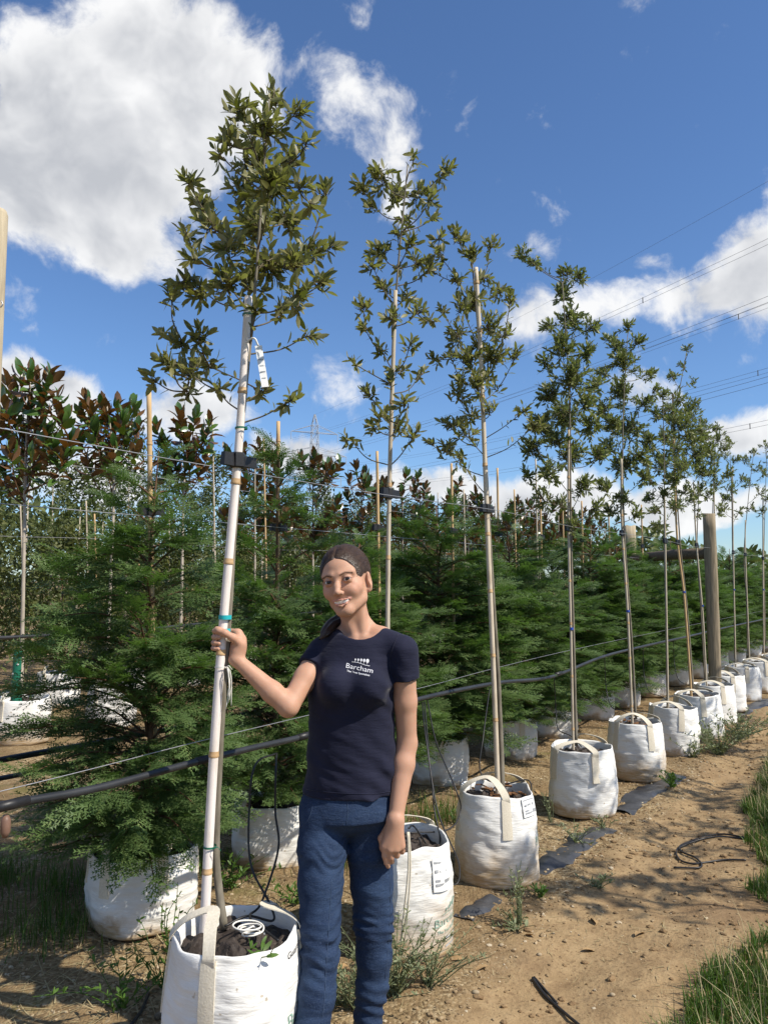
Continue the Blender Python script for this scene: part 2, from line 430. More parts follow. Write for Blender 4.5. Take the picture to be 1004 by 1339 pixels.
# ================================================================== THE SETTING
def gz(x, y):
    t_, s_ = (np.asarray(x) - ROW_O.x) * ROW_E.x + (np.asarray(y) - ROW_O.y) * ROW_E.y, (np.asarray(x) - ROW_O.x) * ROW_N.x + (np.asarray(y) - ROW_O.y) * ROW_N.y
    near = np.clip(1 - (np.hypot(x, np.asarray(y) - 5) - 9) / 4, 0, 1)
    z = .012 * fbm(np.asarray(x) * 2.2, np.asarray(y) * 2.2, 0 * np.asarray(x), 3, 3) + .009 * vn(np.asarray(x) * 7, np.asarray(y) * 7, 0 * np.asarray(x), 5) + .006 * vn(np.asarray(x) * 14, np.asarray(y) * 14, 0 * np.asarray(x), 6)
    rut = -.02 * np.exp(-((s_ - .62 - .05 * vn(t_ * .8, 0 * t_, 0 * t_, 9)) / .16) ** 2) + .022 * np.exp(-((s_ - 1.15) / .25) ** 2)
    return (z + rut) * near - .008
def axis(lo, hi, step, far):
    a = np.arange(lo, hi + 1e-6, step); out = [a]; d = step; x = hi; r = []
    while x < far: d *= 1.35; x += d; r.append(x)
    x = lo; d = step; l = []
    while x > -far: d *= 1.35; x -= d; l.append(x)
    return np.concatenate([np.array(l[::-1]), a, np.array(r)])
gx, gy = axis(-3.5, 5.5, .04, 900), axis(1.2, 10.5, .04, 1200)
X_, Y_ = np.meshgrid(gx, gy, indexing='ij')
Vg = np.stack([X_, Y_, gz(X_, Y_)], -1).reshape(-1, 3)
nx, ny = len(gx), len(gy)
ii = np.arange(nx * ny).reshape(nx, ny)
Fg = np.stack([ii[:-1, :-1], ii[1:, :-1], ii[1:, 1:], ii[:-1, 1:]], -1).reshape(-1, 4)
ground = link('ground', mesh_np('ground', Vg, Fg), M_('ground_earth'))
tag(ground, 'ochre gravelly soil of the nursery beds and the trodden earth path', None, None, 'structure')

# ------------------------------------------------------------------ leaf machinery
def leaf_template(w=.34, fold=.10, curl=.12):
    xs = [0, .18, .48, .80, 1.0]; hw = [0.0, w * .33, w * .5, w * .34, 0.0]
    V = []
    for x, h in zip(xs, hw):
        zc = -curl * (x - .3) ** 2 * 1.6
        V.append((x, 0, zc))
        if h: V += [(x, h, zc + fold * h * 2), (x, -h, zc + fold * h * 2)]
    # 0 base, then middle/left/right triples, last the tip
    F = [(0, 1, 2), (0, 3, 1), (1, 4, 5), (1, 5, 2), (1, 3, 6), (1, 6, 4), (4, 7, 8), (4, 8, 5), (4, 6, 9), (4, 9, 7), (7, 10, 8), (7, 9, 10)]
    return np.array(V, float), np.array(F)
OAKT = [leaf_template(.36, .12, .10), leaf_template(.40, .2, .25), leaf_template(.31, .08, -.15)]
OAKM = [mesh_np('leaf', v, f) for v, f in OAKT]
for m_ in OAKM: m_.materials.append(M_('oak_leaf_single'))
MAGT = [leaf_template(.46, .10, .15), leaf_template(.42, .18, .3)]
MAGM = [mesh_np('leaf', v, f) for v, f in MAGT]
for m_ in MAGM: m_.materials.append(M_('magnolia_leaf'))

def norm(a): return a / (np.linalg.norm(a, axis=-1, keepdims=True) + 1e-9)
def frames(D, Nn):
    D = norm(D); S = norm(np.cross(Nn, D)); U = np.cross(D, S)
    return np.stack([D, S, U], -1)       # columns
def leaf_mass(name, T, pos, Rm, size, lv, mat, parent):
    V, Fc = T; n = len(pos); k = len(V)
    W = pos[:, None, :] + np.einsum('nij,kj->nki', Rm, V) * size[:, None, None]
    Fa = (Fc[None] + (np.arange(n) * k)[:, None, None]).reshape(-1, Fc.shape[1])
    me = mesh_np(name, W.reshape(-1, 3), Fa, True, {'lv': np.repeat(lv, k)})
    return link(name, me, mat, parent)
def leaf_objects(meshes, pos, Rm, size, parent, name='leaf'):
    for i in range(len(pos)):
        o = bpy.data.objects.new(name, meshes[i % len(meshes)]); col.objects.link(o); o.parent = parent
        M4 = np.eye(4); M4[:3, :3] = Rm[i] * size[i]; M4[:3, 3] = pos[i]
        o.matrix_local = Matrix(M4.tolist())
def unit(n): return norm(rng.normal(size=(n, 3)))

def twig_leaves(start, end, leaf, spacing, spread=.9):
    """leaves along one twig: returns pos, dir, normal"""
    a, b = np.array(start), np.array(end); L = np.linalg.norm(b - a); T = (b - a) / (L + 1e-9)
    n = max(4, int(L / spacing)); t = np.linspace(.25, 1.0, n); pos = a + (b - a) * t[:, None]
    U = norm(np.cross(T, unit(1)[0])); W = np.cross(T, U)
    ang = np.arange(n) * 2.4 + rng.uniform(0, 6)
    rad = np.cos(ang)[:, None] * U + np.sin(ang)[:, None] * W
    f = (spread * (1.15 - .75 * t))[:, None]
    D = norm(T * (1 - f * .45) + rad * f + rng.normal(0, .18, (n, 3)) + np.array([0, 0, .12]))
    Nn = norm(T * .9 - rad * .35 + np.array([0, 0, .5]) + rng.normal(0, .25, (n, 3)))
    return pos, D, Nn

def polyline_at(pts, z):
    pts = np.asarray(pts); zz = pts[:, 2]
    return np.array([np.interp(z, zz, pts[:, i]) for i in range(3)])

def oak_tree(name, label, group, trunk_pix, Y0, blobs, leaf=.05, r0=.012, r1=.006, singles=300, dens=1.0, depth=.20, seed=1):
    global rng
    rng = np.random.default_rng(seed)
    pts = smoothpath([P(x, y, Y0 + dy) for x, y, dy in trunk_pix], 8)
    base = pts[0].copy()
    root = empty(name, base, label, 'tree', group)
    pts = pts - base
    mb = MB(); mb.tube(pts, np.linspace(r0, r1 * .6, len(pts)), 8, jit=.08); mb.build('trunk', M_('bark_grey'), root)
    br = MB(); tw = MB(); PP, DD, NN_ = [], [], []
    nodes = pts[len(pts) // 3:].copy(); ax0 = np.mean([q[0] for q in blobs])
    for (px, py, r) in sorted(blobs, key=lambda q: (abs(q[0] - ax0), -q[1])):
        rm = r * Y0 / F
        dy = rng.uniform(-1, 1) * depth * (0.6 + r / 40)
        c = np.array(P(px, py, Y0 + dy)) - base
        # each branch leaves the nearest stem or branch below it
        hd = np.linalg.norm((nodes - c)[:, :2], axis=1); dd = np.linalg.norm(nodes - c, axis=1)
        cost = dd + 2.0 * np.maximum(0, nodes[:, 2] - c[2] + .45 * hd)
        a = nodes[np.argmin(cost)]; L = np.linalg.norm(c - a); nodes = np.concatenate([nodes, [c], [(a + c) / 2]])
        mid = (a + c) / 2 + np.array([0, 0, -.06 * L]) + rng.normal(0, .04 * L, 3)
        path = smoothpath([a, mid, c], 5)
        br.tube(path, np.linspace(.0030, .0018, len(path)), 5, cap=False)
        if L > .06:
            p_, d_, n_ = twig_leaves(path[len(path) // 3], path[-1], leaf, leaf * .42, 1.1); PP.append(p_); DD.append(d_); NN_.append(n_)
        nt = max(2, int(round(5.2 * dens * (r / 16) ** 1.45)))
        for k in range(nt):
            dirn = norm(rng.normal(size=3) + norm(c - a) * .6 + np.array([0, 0, .35]))
            st = c + rng.normal(0, .25 * rm, 3); en = c + dirn * rm * rng.uniform(.55, 1.05)
            if k == 0: en = c + norm(c - a + np.array([0, 0, .2 * L])) * rm
            tw.tube([st * .7 + c * .3 if k else c, (st + en) / 2 + rng.normal(0, .1 * rm, 3), en], [.0022, .0016, .001], 4, cap=False)
            p_, d_, n_ = twig_leaves(st, en, leaf, leaf * .20)
            PP.append(p_); DD.append(d_); NN_.append(n_)
    PP = np.concatenate(PP); DD = np.concatenate(DD); NN_ = np.concatenate(NN_)
    n = len(PP); size = leaf * rng.uniform(.55, 1.25, n); Rm = frames(DD, NN_); lv = rng.uniform(0, 1, n)
    br.build('branch', M_('twig'), root)['kind'] = 'stuff'
    order = np.argsort(PP[:, 1]); k = min(singles, n)
    if singles and n > singles:
        front = order[:int(n * .75)]; pick = rng.choice(front, min(k, len(front)), replace=False)
    else: pick = order[:k]
    rest = np.setdiff1d(np.arange(n), pick)
    if len(rest): crown = leaf_mass('crown', OAKT[0], PP[rest], Rm[rest], size[rest], lv[rest], M_('oak_leaf' if singles else 'oak_leaf_far'), root); crown['kind'] = 'stuff'
    else: crown = root
    tw.build('twigs', M_('twig'), root)['kind'] = 'stuff'
    if len(pick): leaf_objects(OAKM, PP[pick], Rm[pick], size[pick], crown)
    return root

def make_stake(label, group, pix, Y0, rad, mat, clamp=None, ties=(), rings=True, seed=3, name='bamboo_stake', along=ROW_E):
    """pix: list of (px,py,dY) from foot to tip; clamp (py) ; ties (py, material, height m)"""
    r = np.random.default_rng(seed)
    pts = [np.array(P(x, y, Y0 + d)) for x, y, d in pix]; base = pts[0].copy(); base[2] = max(base[2] - .12, .05)
    root = empty(name, base, label, 'stake', group)
    path = smoothpath([base] + pts, 10) if len(pts) > 1 else pts
    L = path - base; z = L[:, 2]
    mb = MB(); mb.tube(L, np.linspace(rad * 1.05, rad * .85, len(L)), 12); mb.build('cane', M_(mat), root)
    if rings:
        zz = .1 + r.uniform(0, .2)
        while zz < z[-1] - .05:
            c = polyline_at(L, zz); d = polyline_at(L, zz + .02) - c; d /= np.linalg.norm(d)
            mb = MB(); mb.tube([c - d * .006, c - d * .002, c + d * .002, c + d * .012], [rad * 1.02, rad * 1.14, rad * 1.04, rad * 1.015], 12, cap=False)
            mb.build('node_ring', M_('cane_ring'), root); zz += r.uniform(.24, .36)
    def at_py(py):
        zs = []
        for q in path:
            v = Vector(q) - Vector((0, 0, H)); d = v.y * math.cos(PITCH) + v.z * math.sin(PITCH); up = -v.y * math.sin(PITCH) + v.z * math.cos(PITCH)
            zs.append(669.5 - F * up / d)
        zs = np.array(zs); i = np.argsort(zs)
        return np.array([np.interp(py, zs[i], L[i, k]) for k in range(3)])
    for py, mat_, h in ties:
        c = at_py(py); mb = MB()
        mb.tube([c + np.array([.004, 0, -h / 2]), c + np.array([.004, 0, h / 2])], [rad * 1.35, rad * 1.35], 14, cap=False)
        o = mb.build('tie', M_(mat_), root)
        if h < .009:   # twisted wire tie with loose ends
            mb = MB(); mb.tube([c + np.array([rad * 1.2, -rad, 0]), c + np.array([rad * 2.2, -rad * 1.6, .006]), c + np.array([rad * 2.8, -rad * 1.2, -.006])], .0012, 5); mb.build('tie_end', M_(mat_), o)
    if clamp is not None:
        c = at_py(clamp); a = np.array(along); n = np.array([a[1], -a[0], 0]); up = np.array([0, 0, 1.0]); Mx = np.stack([a, n, up], 1)
        cl = MB(); cl.tube([c - up * .024, c - up * .020, c + up * .020, c + up * .024], [rad * 1.5, rad * 1.75, rad * 1.75, rad * 1.5], 6)
        o = cl.build('clamp', M_('black_rubber'), root, False)
        w = MB(); w.box(c - a * (rad * 1.7 + .018), (.045, .020, .040), Mx, .8); w.build('clamp_jaw', M_('black_rubber'), o, False)
        w = MB(); w.box(c + a * (rad * 1.7 + .026), (.060, .016, .034), Mx, .85); w.build('clamp_wing', M_('black_rubber'), o, False)
    return root, path

# ------------------------------------------------------------------ white planter bags
class Bag:
    def __init__(s, rt=.20, rb=.225, h=.42, seed=0, sq=.03, wr=1.0):
        s.rt, s.rb, s.h, s.seed, s.sq, s.wr = rt, rb, h, seed, sq, wr
    def radius(s, th, t):
        r = s.rb + (s.rt - s.rb) * t + .012 * np.sin(np.pi * t)
        r = r * (1 + s.sq * np.cos(4 * th + s.seed))
        foot = np.clip(t / .06, 0, 1); r = r - .022 * (1 - np.sqrt(np.clip(1 - (1 - foot) ** 2, 0, 1)))
        cx, sy = np.cos(th), np.sin(th); z = t * s.h
        w = .0048 * fbm(cx * 2.4, sy * 2.4, z * 34 + .9 * vn(cx * 2, sy * 2, z * 0, s.seed + 5), s.seed, 3)
        w = w + .010 * vn(cx * 2.2, sy * 2.2, z * 9, s.seed + 40)
        w = w - .004 * np.abs(vn(cx * 4, sy * 4, z * 26 + cx * 3, s.seed + 77))
        return r + w * s.wr * np.clip(1.15 - t * .5, 0, 1)
    def rim(s, th): return s.h + .010 * vn(np.cos(th) * 2.5, np.sin(th) * 2.5, 0 * th, s.seed + 9)
    def pt(s, th, t, off=0.0):
        th = np.asarray(th, float); t = np.asarray(t, float); r = s.radius(th, t) + off
        return np.stack([np.cos(th) * r, np.sin(th) * r, t * s.rim(th)], -1)
    def mesh(s, seg=96, rows=54):
        th = np.linspace(0, 2 * np.pi, seg, endpoint=False); tt = np.linspace(0, 1, rows)
        A, T = np.meshgrid(th, tt); outer = s.pt(A, T)
        rings = [outer[i] for i in range(rows)]
        top = rings[-1]; ctr = np.array([0, 0, 0])
        for dr, dz in ((.004, .003), (.009, -.003), (.011, -.03), (.012, -.09)):
            q = top.copy(); rr = np.hypot(q[:, 0], q[:, 1]); q[:, :2] *= ((rr - dr) / rr)[:, None]; q[:, 2] += dz; rings.append(q)
        V = np.concatenate([np.zeros((1, 3))] + rings); n = len(rings)
        idx = 1 + np.arange(n * seg).reshape(n, seg); nxt = np.roll(idx, -1, 1)
        Fq = np.stack([idx[:-1], nxt[:-1], nxt[1:], idx[1:]], -1).reshape(-1, 4)
        Ft = np.stack([np.zeros(seg, int), nxt[0], idx[0]], -1)
        return mesh_np('shell', V, [Fq, Ft])
    def strap_patch(s, th, t0, t1, w=.042):
        n = 10; tt = np.linspace(t0, t1, n); dth = w / 2 / s.rt
        rr = s.radius(np.full(n, th), tt); rr = np.polyval(np.polyfit(tt, rr, 2), tt)
        def flat(k, off): a_ = np.full(n, th + k * dth); return np.stack([np.cos(a_) * (rr + off), np.sin(a_) * (rr + off), tt * s.rim(np.full(n, th))], -1)
        V = np.concatenate([flat(k, .0055) for k in (-1, -.5, 0, .5, 1)])
        V2 = np.concatenate([flat(k, -.004) for k in (-1, 1)])
        Fq = []
        for k in range(4):
            for i in range(n - 1): Fq.append((k * n + i, (k + 1) * n + i, (k + 1) * n + i + 1, k * n + i + 1))
        o = 5 * n
        for i in range(n - 1): Fq += [(o + i, i, i + 1, o + i + 1), (4 * n + i, o + n + i, o + n + i + 1, 4 * n + i + 1)]
        Fq.append((0, o, o + n, 4 * n))
        return mesh_np('strap_patch', np.concatenate([V, V2]), np.array(Fq), False)
    def strap_loop(s, a0, a1, up=.09, inward=.06, w=.036):
        A = s.pt(a0, 1.0, .004); B = s.pt(a1, 1.0, .004)
        m = (A + B) / 2; mi = m * (1 - inward / (np.hypot(m[0], m[1]) + 1e-6)); mi[2] = s.h + up
        path = smoothpath([A + np.array([0, 0, -.03]), A + np.array([0, 0, .004]), A * .6 + mi * .4 + np.array([0, 0, up * .28]), mi, B * .6 + mi * .4 + np.array([0, 0, up * .28]), B + np.array([0, 0, .004]), B + np.array([0, 0, -.03])], 6)
        n = len(path); T = norm(np.gradient(path, axis=0)); q = np.linspace(0, 1, n)[:, None]
        rA = norm(A * np.array([1, 1, 0])); rB = norm(B * np.array([1, 1, 0])); wgt = np.sin(np.pi * q) ** 1.5
        Nn = norm((rA * (1 - q) + rB * q) * (1 - .75 * wgt) + np.array([0, 0, 1.0]) * wgt * .9)
        W = norm(np.cross(T, Nn)); Nn = np.cross(W, T)
        ring = []
        for a, b in ((-1, -1), (0, -1), (1, -1), (1, 1), (0, 1), (-1, 1)):
            ring.append(path + W * a * w / 2 + Nn * b * .0016)
        V = np.stack(ring, 1).reshape(-1, 3); Fq = []
        for i in range(n - 1):
            for j in range(6):
                k = (j + 1) % 6; Fq.append((i * 6 + j, i * 6 + k, (i + 1) * 6 + k, (i + 1) * 6 + j))
        return mesh_np('handle', V, np.array(Fq), False)
    def soil(s, seed, seg=44, rings=20):
        V = []; th = np.linspace(0, 2 * np.pi, seg, endpoint=False)
        for i in range(rings):
            q = i / (rings - 1); r = (s.rt - .004) * q
            x, y = np.cos(th) * r, np.sin(th) * r
            z = s.h - .030 - .03 * q ** 2 + .020 * fbm(x * 18, y * 18, 0 * x, seed, 3) + .014 * np.abs(vn(x * 30, y * 30, 0 * x, seed + 3))
            V.append(np.stack([x, y, z], -1))
        V = np.concatenate(V); idx = np.arange(rings * seg).reshape(rings, seg); nxt = np.roll(idx, -1, 1)
        return mesh_np('mulch_cover', V, np.stack([idx[:-1], nxt[:-1], nxt[1:], idx[1:]], -1).reshape(-1, 4), False)

def text_mesh(body, size, bold=0.0):
    cu = bpy.data.curves.new('t', 'FONT'); cu.body = body; cu.size = size; cu.offset = bold; cu.resolution_u = 3
    o = bpy.data.objects.new('t', cu); col.objects.link(o)
    bpy.context.view_layer.update()
    me = bpy.data.meshes.new_from_object(o.evaluated_get(bpy.context.evaluated_depsgraph_get()))
    V = np.array([tuple(v.co) for v in me.vertices]); Fc = [tuple(p.vertices) for p in me.polygons]
    bpy.data.objects.remove(o); bpy.data.curves.remove(cu); bpy.data.meshes.remove(me)
    return V[:, :2], Fc
def logo_shapes(scale=1.0):
    """the grower's mark: five round-crowned trees on a wavy line over the name and a strap line; x 0..1 wide"""
    out = []
    V, Fc = text_mesh('Barcham', .262); V = V - [V[:, 0].min(), 0]; V[:, 0] *= 1 / V[:, 0].max(); out.append((V, Fc))
    V, Fc = text_mesh('The Tree Specialists', .09, .002); V = V - [V[:, 0].min(), 0]; V[:, 0] *= .86 / V[:, 0].max(); V += [.05, -.135]; out.append((V, Fc))
    for i, (x, h, w) in enumerate(((.30, .15, .028), (.405, .17, .034), (.515, .19, .040), (.625, .20, .046), (.75, .21, .058))):
        n = 10; a = np.linspace(0, 2 * np.pi, n, endpoint=False); cy = .27 + h * .65
        out.append((np.stack([x + np.cos(a) * w, cy + np.sin(a) * w * 1.35], -1), [tuple(range(n))]))
        out.append((np.array([[x - .006, .265], [x + .006, .265], [x + .006, cy], [x - .006, cy]]), [(0, 1, 2, 3)]))
    n = 14; xs = np.linspace(.18, .86, n); ys = .262 + .02 * np.sin(np.linspace(0, 5.5, n))
    out.append((np.concatenate([np.stack([xs, ys], -1), np.stack([xs, ys - .016], -1)]), [(i, i + n, i + n + 1, i + 1) for i in range(n - 1)]))
    return [(V * scale, Fc) for V, Fc in out]
LOGO = logo_shapes()
def merge2d(shapes):
    Vs, Fs, n = [], [], 0
    for V, Fc in shapes: Vs.append(V); Fs += [tuple(i + n for i in f) for f in Fc]; n += len(V)
    return np.concatenate(Vs), Fs
def pymesh(name, V, Fc, mat, parent):
    me = bpy.data.meshes.new(name); me.from_pydata([tuple(v) for v in V], [], Fc); me.update(); return link(name, me, mat, parent)

bag_cache = {}
def make_bag(center, label, group=None, rt=.20, rb=.225, h=.42, seed=0, fabric='bag_fabric', loops=((-1.9, -3.6), (1.2, 2.6)), detail=True, logo_at=None, tag_at=None, chips=False, key=None, tilt=0.0):
    b = Bag(rt, rb, h, seed)
    root = empty('planter_bag', (center[0], center[1], float(gz(center[0], center[1])) - .004), label, 'bag', group)
    root.rotation_euler = (0, tilt, 0)
    if key and key in bag_cache:
        for o in bag_cache[key]:
            c = o.copy(); col.objects.link(c); c.parent = root
            for ch in list(o.children):
                d = ch.copy(); col.objects.link(d); d.parent = c
        return root, b
    parts = [link('shell', b.mesh(*((96, 54) if detail else (40, 24))), M_(fabric), root)]
    parts.append(link('mulch_cover', b.soil(seed + 3, *((60, 26) if detail else (30, 12))), M_('mulch_fabric'), root))
    for a0, a1 in loops:
        lo = link('handle', b.strap_loop(a0, a1, up=.045 + .03 * ((seed * 7 + int(a0 * 10)) % 3) / 2, inward=.03 + .02 * (seed % 3)), M_('strap_webbing'), root); parts.append(lo)
        for a in (a0, a1): link('strap_patch', b.strap_patch(a, .56, .985), M_('strap_webbing'), lo)
    if chips:
        r = np.random.default_rng(seed); mb = MB()
        for i in range(26):
            a, q = r.uniform(0, 6.28), math.sqrt(r.uniform(0, .8)) * rt
            M3 = Matrix.Rotation(r.uniform(0, 3), 3, 'Z') @ Matrix.Rotation(r.uniform(-.6, .6), 3, 'X')
            mb.box((math.cos(a) * q, math.sin(a) * q, h - .018 + r.uniform(0, .012)), (r.uniform(.02, .045), r.uniform(.008, .02), .006), M3)
        o = mb.build('bark_chips', M_('bark_chip'), root, False); o['kind'] = 'stuff'; parts.append(o)
    if logo_at:
        th0, t0, wid = logo_at; V, Fc = merge2d(LOGO)
        Vp = b.pt(th0 + V[:, 0] * wid / rt, t0 + V[:, 1] * wid / h, .0022)
        parts.append(pymesh('printed_logo', Vp, Fc, M_('print_green'), root))
        for j in range(3):     # three small print lines under the mark, too small to read
            q = np.linspace(0, 1, 8); th = th0 + (.3 + .55 * q) * wid / rt; z0 = t0 - (.30 + .09 * j) * wid / h
            Vp = np.concatenate([b.pt(th, z0 + 0 * q, .0022), b.pt(th, z0 + .035 * wid / h + 0 * q, .0022)])
            parts.append(pymesh('print_line', Vp, [(i, i + 1, i + 9, i + 8) for i in range(7)], M_('print_grey'), root))
    if tag_at:
        th0, t0, w, hh = tag_at; q = np.linspace(0, 1, 8)
        def strip(u0, u1, v0, v1, off):
            th = th0 + (u0 + (u1 - u0) * q) * w / rt
            return np.concatenate([b.pt(th, t0 + v0 * hh / h + 0 * q, off), b.pt(th, t0 + v1 * hh / h + 0 * q, off)])
        fq = [(i, i + 1, i + 9, i + 8) for i in range(7)]
        lab = pymesh('label_card', np.concatenate([strip(0, 1, 0, 1, .008), strip(0, 1, 0, 1, .006)]), fq + [(i + 16, i + 24, i + 25, i + 17) for i in range(7)] + [(0, 16, 17, 1), (0, 8, 24, 16), (7, 23, 31, 15)], M_('white_plastic'), root); parts.append(lab)
        for (u0, u1, v0, v1) in ((.08, .85, .86, .92), (.12, .30, .60, .68), (.38, .55, .60, .68), (.66, .80, .58, .70), (.12, .38, .32, .38), (.12, .60, .18, .25), (.66, .95, .18, .36)):
            pymesh('print_line', strip(u0, u1, v0, v1, .0095), fq, M_('print_grey'), lab)
    if key: bag_cache[key] = parts
    return root, b
# ================================================================== FRONT ROW: staked evergreen oaks in white bags
def front_to_center(px, py, r=.215):
    g = G(px, py); d = Vector((g.x, g.y, 0)).normalized(); return g + d * r
ORD = ['', 'first', 'second', 'third', 'fourth', 'fifth', 'sixth', 'seventh', 'eighth', 'ninth', 'tenth', 'eleventh', 'twelfth']
TREES = 'staked evergreen oaks of the front row'; BAGS = 'white planter bags of the front row'; STK = 'bamboo stakes of the front row'

# -- the tree the woman holds
T1c = G(309, 1222, .43); Y1 = 2.36
bag1, b1 = make_bag(T1c, 'nearest white planter bag, right beside the woman in jeans, holding the tall oak', BAGS, .178, .195, .45, 11, 'bag_fabric', ((-1.80, -3.00), (1.05, 0.10)), True, (-.50, .50, .20), None)
V, Fc = text_mesh('Guarantee', .026); Vp = b1.pt(-.45 + V[:, 0] / .180, .90 + V[:, 1] / .45, .0022); pymesh('printed_word', Vp, Fc, M_('print_dark'), bag1)
T1_blobs = [(355, 130, 22), (315, 150, 20), (385, 150, 18), (345, 175, 30), (300, 190, 18), (400, 190, 14), (330, 215, 32), (375, 215, 22), (290, 205, 12),
    (355, 250, 34), (320, 255, 30), (390, 245, 16), (250, 245, 16), (262, 270, 22), (280, 300, 26), (245, 310, 14), (300, 330, 26), (340, 300, 36), (375, 290, 30),
    (425, 258, 16), (405, 265, 12), (400, 330, 22), (430, 325, 12), (350, 345, 36), (385, 350, 26), (255, 340, 14), (240, 375, 18), (265, 380, 24), (300, 375, 26),
    (330, 378, 22), (385, 390, 22), (415, 375, 20), (225, 390, 12), (365, 412, 16), (400, 440, 14), (240, 450, 18), (262, 445, 20), (215, 440, 8), (225, 480, 18),
    (250, 490, 22), (275, 480, 16), (205, 500, 12), (245, 512, 14), (285, 510, 10), (342, 512, 14), (378, 525, 14), (335, 410, 14)]
oak_tree('evergreen_oak', 'tall leafy evergreen oak held by the woman, largest crown in front', TREES,
    [(293, 1214, .03), (283, 1120, .03), (287, 1000, .02), (298, 830, .01), (312, 620, .01), (322, 500, .01), (332, 400, .01), (343, 250, .01), (352, 130, 0)], Y1, T1_blobs, .042, .0125, .005, 300, 1.4, .17, 21)
stake1, path1 = make_stake('pale thick bamboo stake with two turquoise bands in the woman\'s hand', STK,
    [(268, 1205, .0), (279, 1000, .0), (291, 830, .0), (303, 690, .0), (314, 560, .0), (325, 388, .0)], Y1, .0145, 'cane_white', 602,
    ((807, 'turquoise_tape', .013), (824.5, 'turquoise_tape', .013), (1107, 'green_tie', .006), (560, 'green_tie', .006), (412, 'green_tie', .006), (872, 'white_string', .005)), True, 5)
# nursery label and string
t1 = empty('plant_label', P(340, 447, Y1 - .015), 'white looped plastic plant label hanging on the tall held oak', 'label')
mb = MB(); a = P(338, 452, Y1 - .015) - t1.location; b = P(347, 506, Y1 - .03) - t1.location
ax = (b - a); L_ = ax.length; ax.normalize(); sd = ax.cross(Vector((0.25, -1, 0))).normalized(); nn = sd.cross(ax)
mb.box((a + b) / 2, (.022, .0015, L_), Matrix((sd, nn, ax)).transposed()); lab = mb.build('label_strip', M_('white_plastic'), t1, False)
mb = MB(); mb.tube(smoothpath([a, a + Vector((-.012, -.004, .022)), a + Vector((-.034, .0, .016)), a + Vector((-.040, .01, -.004))], 6), .003, 6); mb.build('label_loop', M_('white_plastic'), t1)
for i in range(4):
    mb = MB(); c = a + ax * (L_ * (.30 + .16 * i)) - nn * -.0014; c = a + ax * (L_ * (.34 + .15 * i)) + nn * (.0013 if nn.y < 0 else -.0013)
    mb.box(c, (.015 - .003 * (i % 2), .0006, .003), Matrix((sd, nn, ax)).transposed()); mb.build('print_line', M_('print_grey'), lab, False)
def coil(name, label, cat, center, rad, turns, mat, thick, zamp, seed, parent=None):
    r = np.random.default_rng(seed); pts = []
    for i in range(turns * 14):
        a = i / 14 * 2 * math.pi; q = rad * (1 + .35 * math.sin(a * .37 + seed) + r.uniform(-.05, .05))
        pts.append((math.cos(a) * q + .25 * rad * math.sin(a * .21), math.sin(a) * q * .8, zamp * (i / (turns * 14)) + .3 * zamp * math.sin(a * .5)))
    mb = MB(); mb.tube(smoothpath(pts, 2), thick, 6); o = mb.build(name, M_(mat), parent, loc=center)
    if label: tag(o, label, cat)
    return o
coil('string_coil', 'loose white string coil lying on the dark mulch of the nearest bag', 'string', G(326, 1222, .435), .034, 4, 'white_string', .0026, .03, 2)
mb = MB()
for i in range(5):
    o_ = Vector((rng.uniform(-.006, .006), rng.uniform(-.01, 0), 0)); s0 = P(297, 872, Y1 - .01)
    mb.tube(smoothpath([s0 - s0, Vector((.006, -.006, -.01)) + o_, Vector((.008 + .006 * i / 4, -.004, -.05)) + o_, Vector((.002 + .01 * (i % 2), 0, -.085 - .01 * i)) + o_], 5), .0012, 5)
tag(mb.build('string_end', M_('white_string'), loc=s0), 'frayed white string ends tied to the held stake below the hand', 'string')
# small green seedling on the mulch
def small_plant(name, label, cat, loc, h, n, leaf, mat, stem, spread=.6, group=None, seed=0, perstem=10, rosette=False):
    global rng
    rng = np.random.default_rng(seed)
    root = empty(name, loc, label, cat, group); mb = MB(); PP, DD, NN_ = [], [], []
    for i in range(n):
        d = rng.normal(0, spread, 2); top = np.array([d[0] * h, d[1] * h, h * rng.uniform(.55, 1.05)])
        st = np.array([rng.normal(0, .012), rng.normal(0, .012), -.01])
        pth = smoothpath([st, (st + top) / 2 + np.array([0, 0, .12 * h]) + rng.normal(0, .05 * h, 3), top], 5)
        mb.tube(pth, np.linspace(.0020, .0010, len(pth)), 4, cap=False)
        for k in range(perstem):
            q = rng.uniform(.1, 1); p = pth[int(q * (len(pth) - 1))]
            PP.append(p); dd = rng.normal(size=3); dd[2] = abs(dd[2]) * .7 + .3; DD.append(dd); NN_.append(rng.normal(size=3) + np.array([0, 0, 1.5]))
    mb.build('stems', M_(stem), root)['kind'] = 'stuff'
    PP, DD, NN_ = map(np.array, (PP, DD, NN_)); k = len(PP)
    leaf_mass('foliage', leaf_template(.32, .1, .2), PP, frames(DD, NN_), leaf * rng.uniform(.6, 1.2, k), rng.uniform(0, 1, k), M_(mat), root)['kind'] = 'stuff'
    return root
small_plant('seedling', 'tiny bright green weed seedling on the mulch of the nearest bag', 'weed', G(333, 1250, .42), .035, 4, .035, 'green_weed', 'green_weed', .8, None, 3, 3)

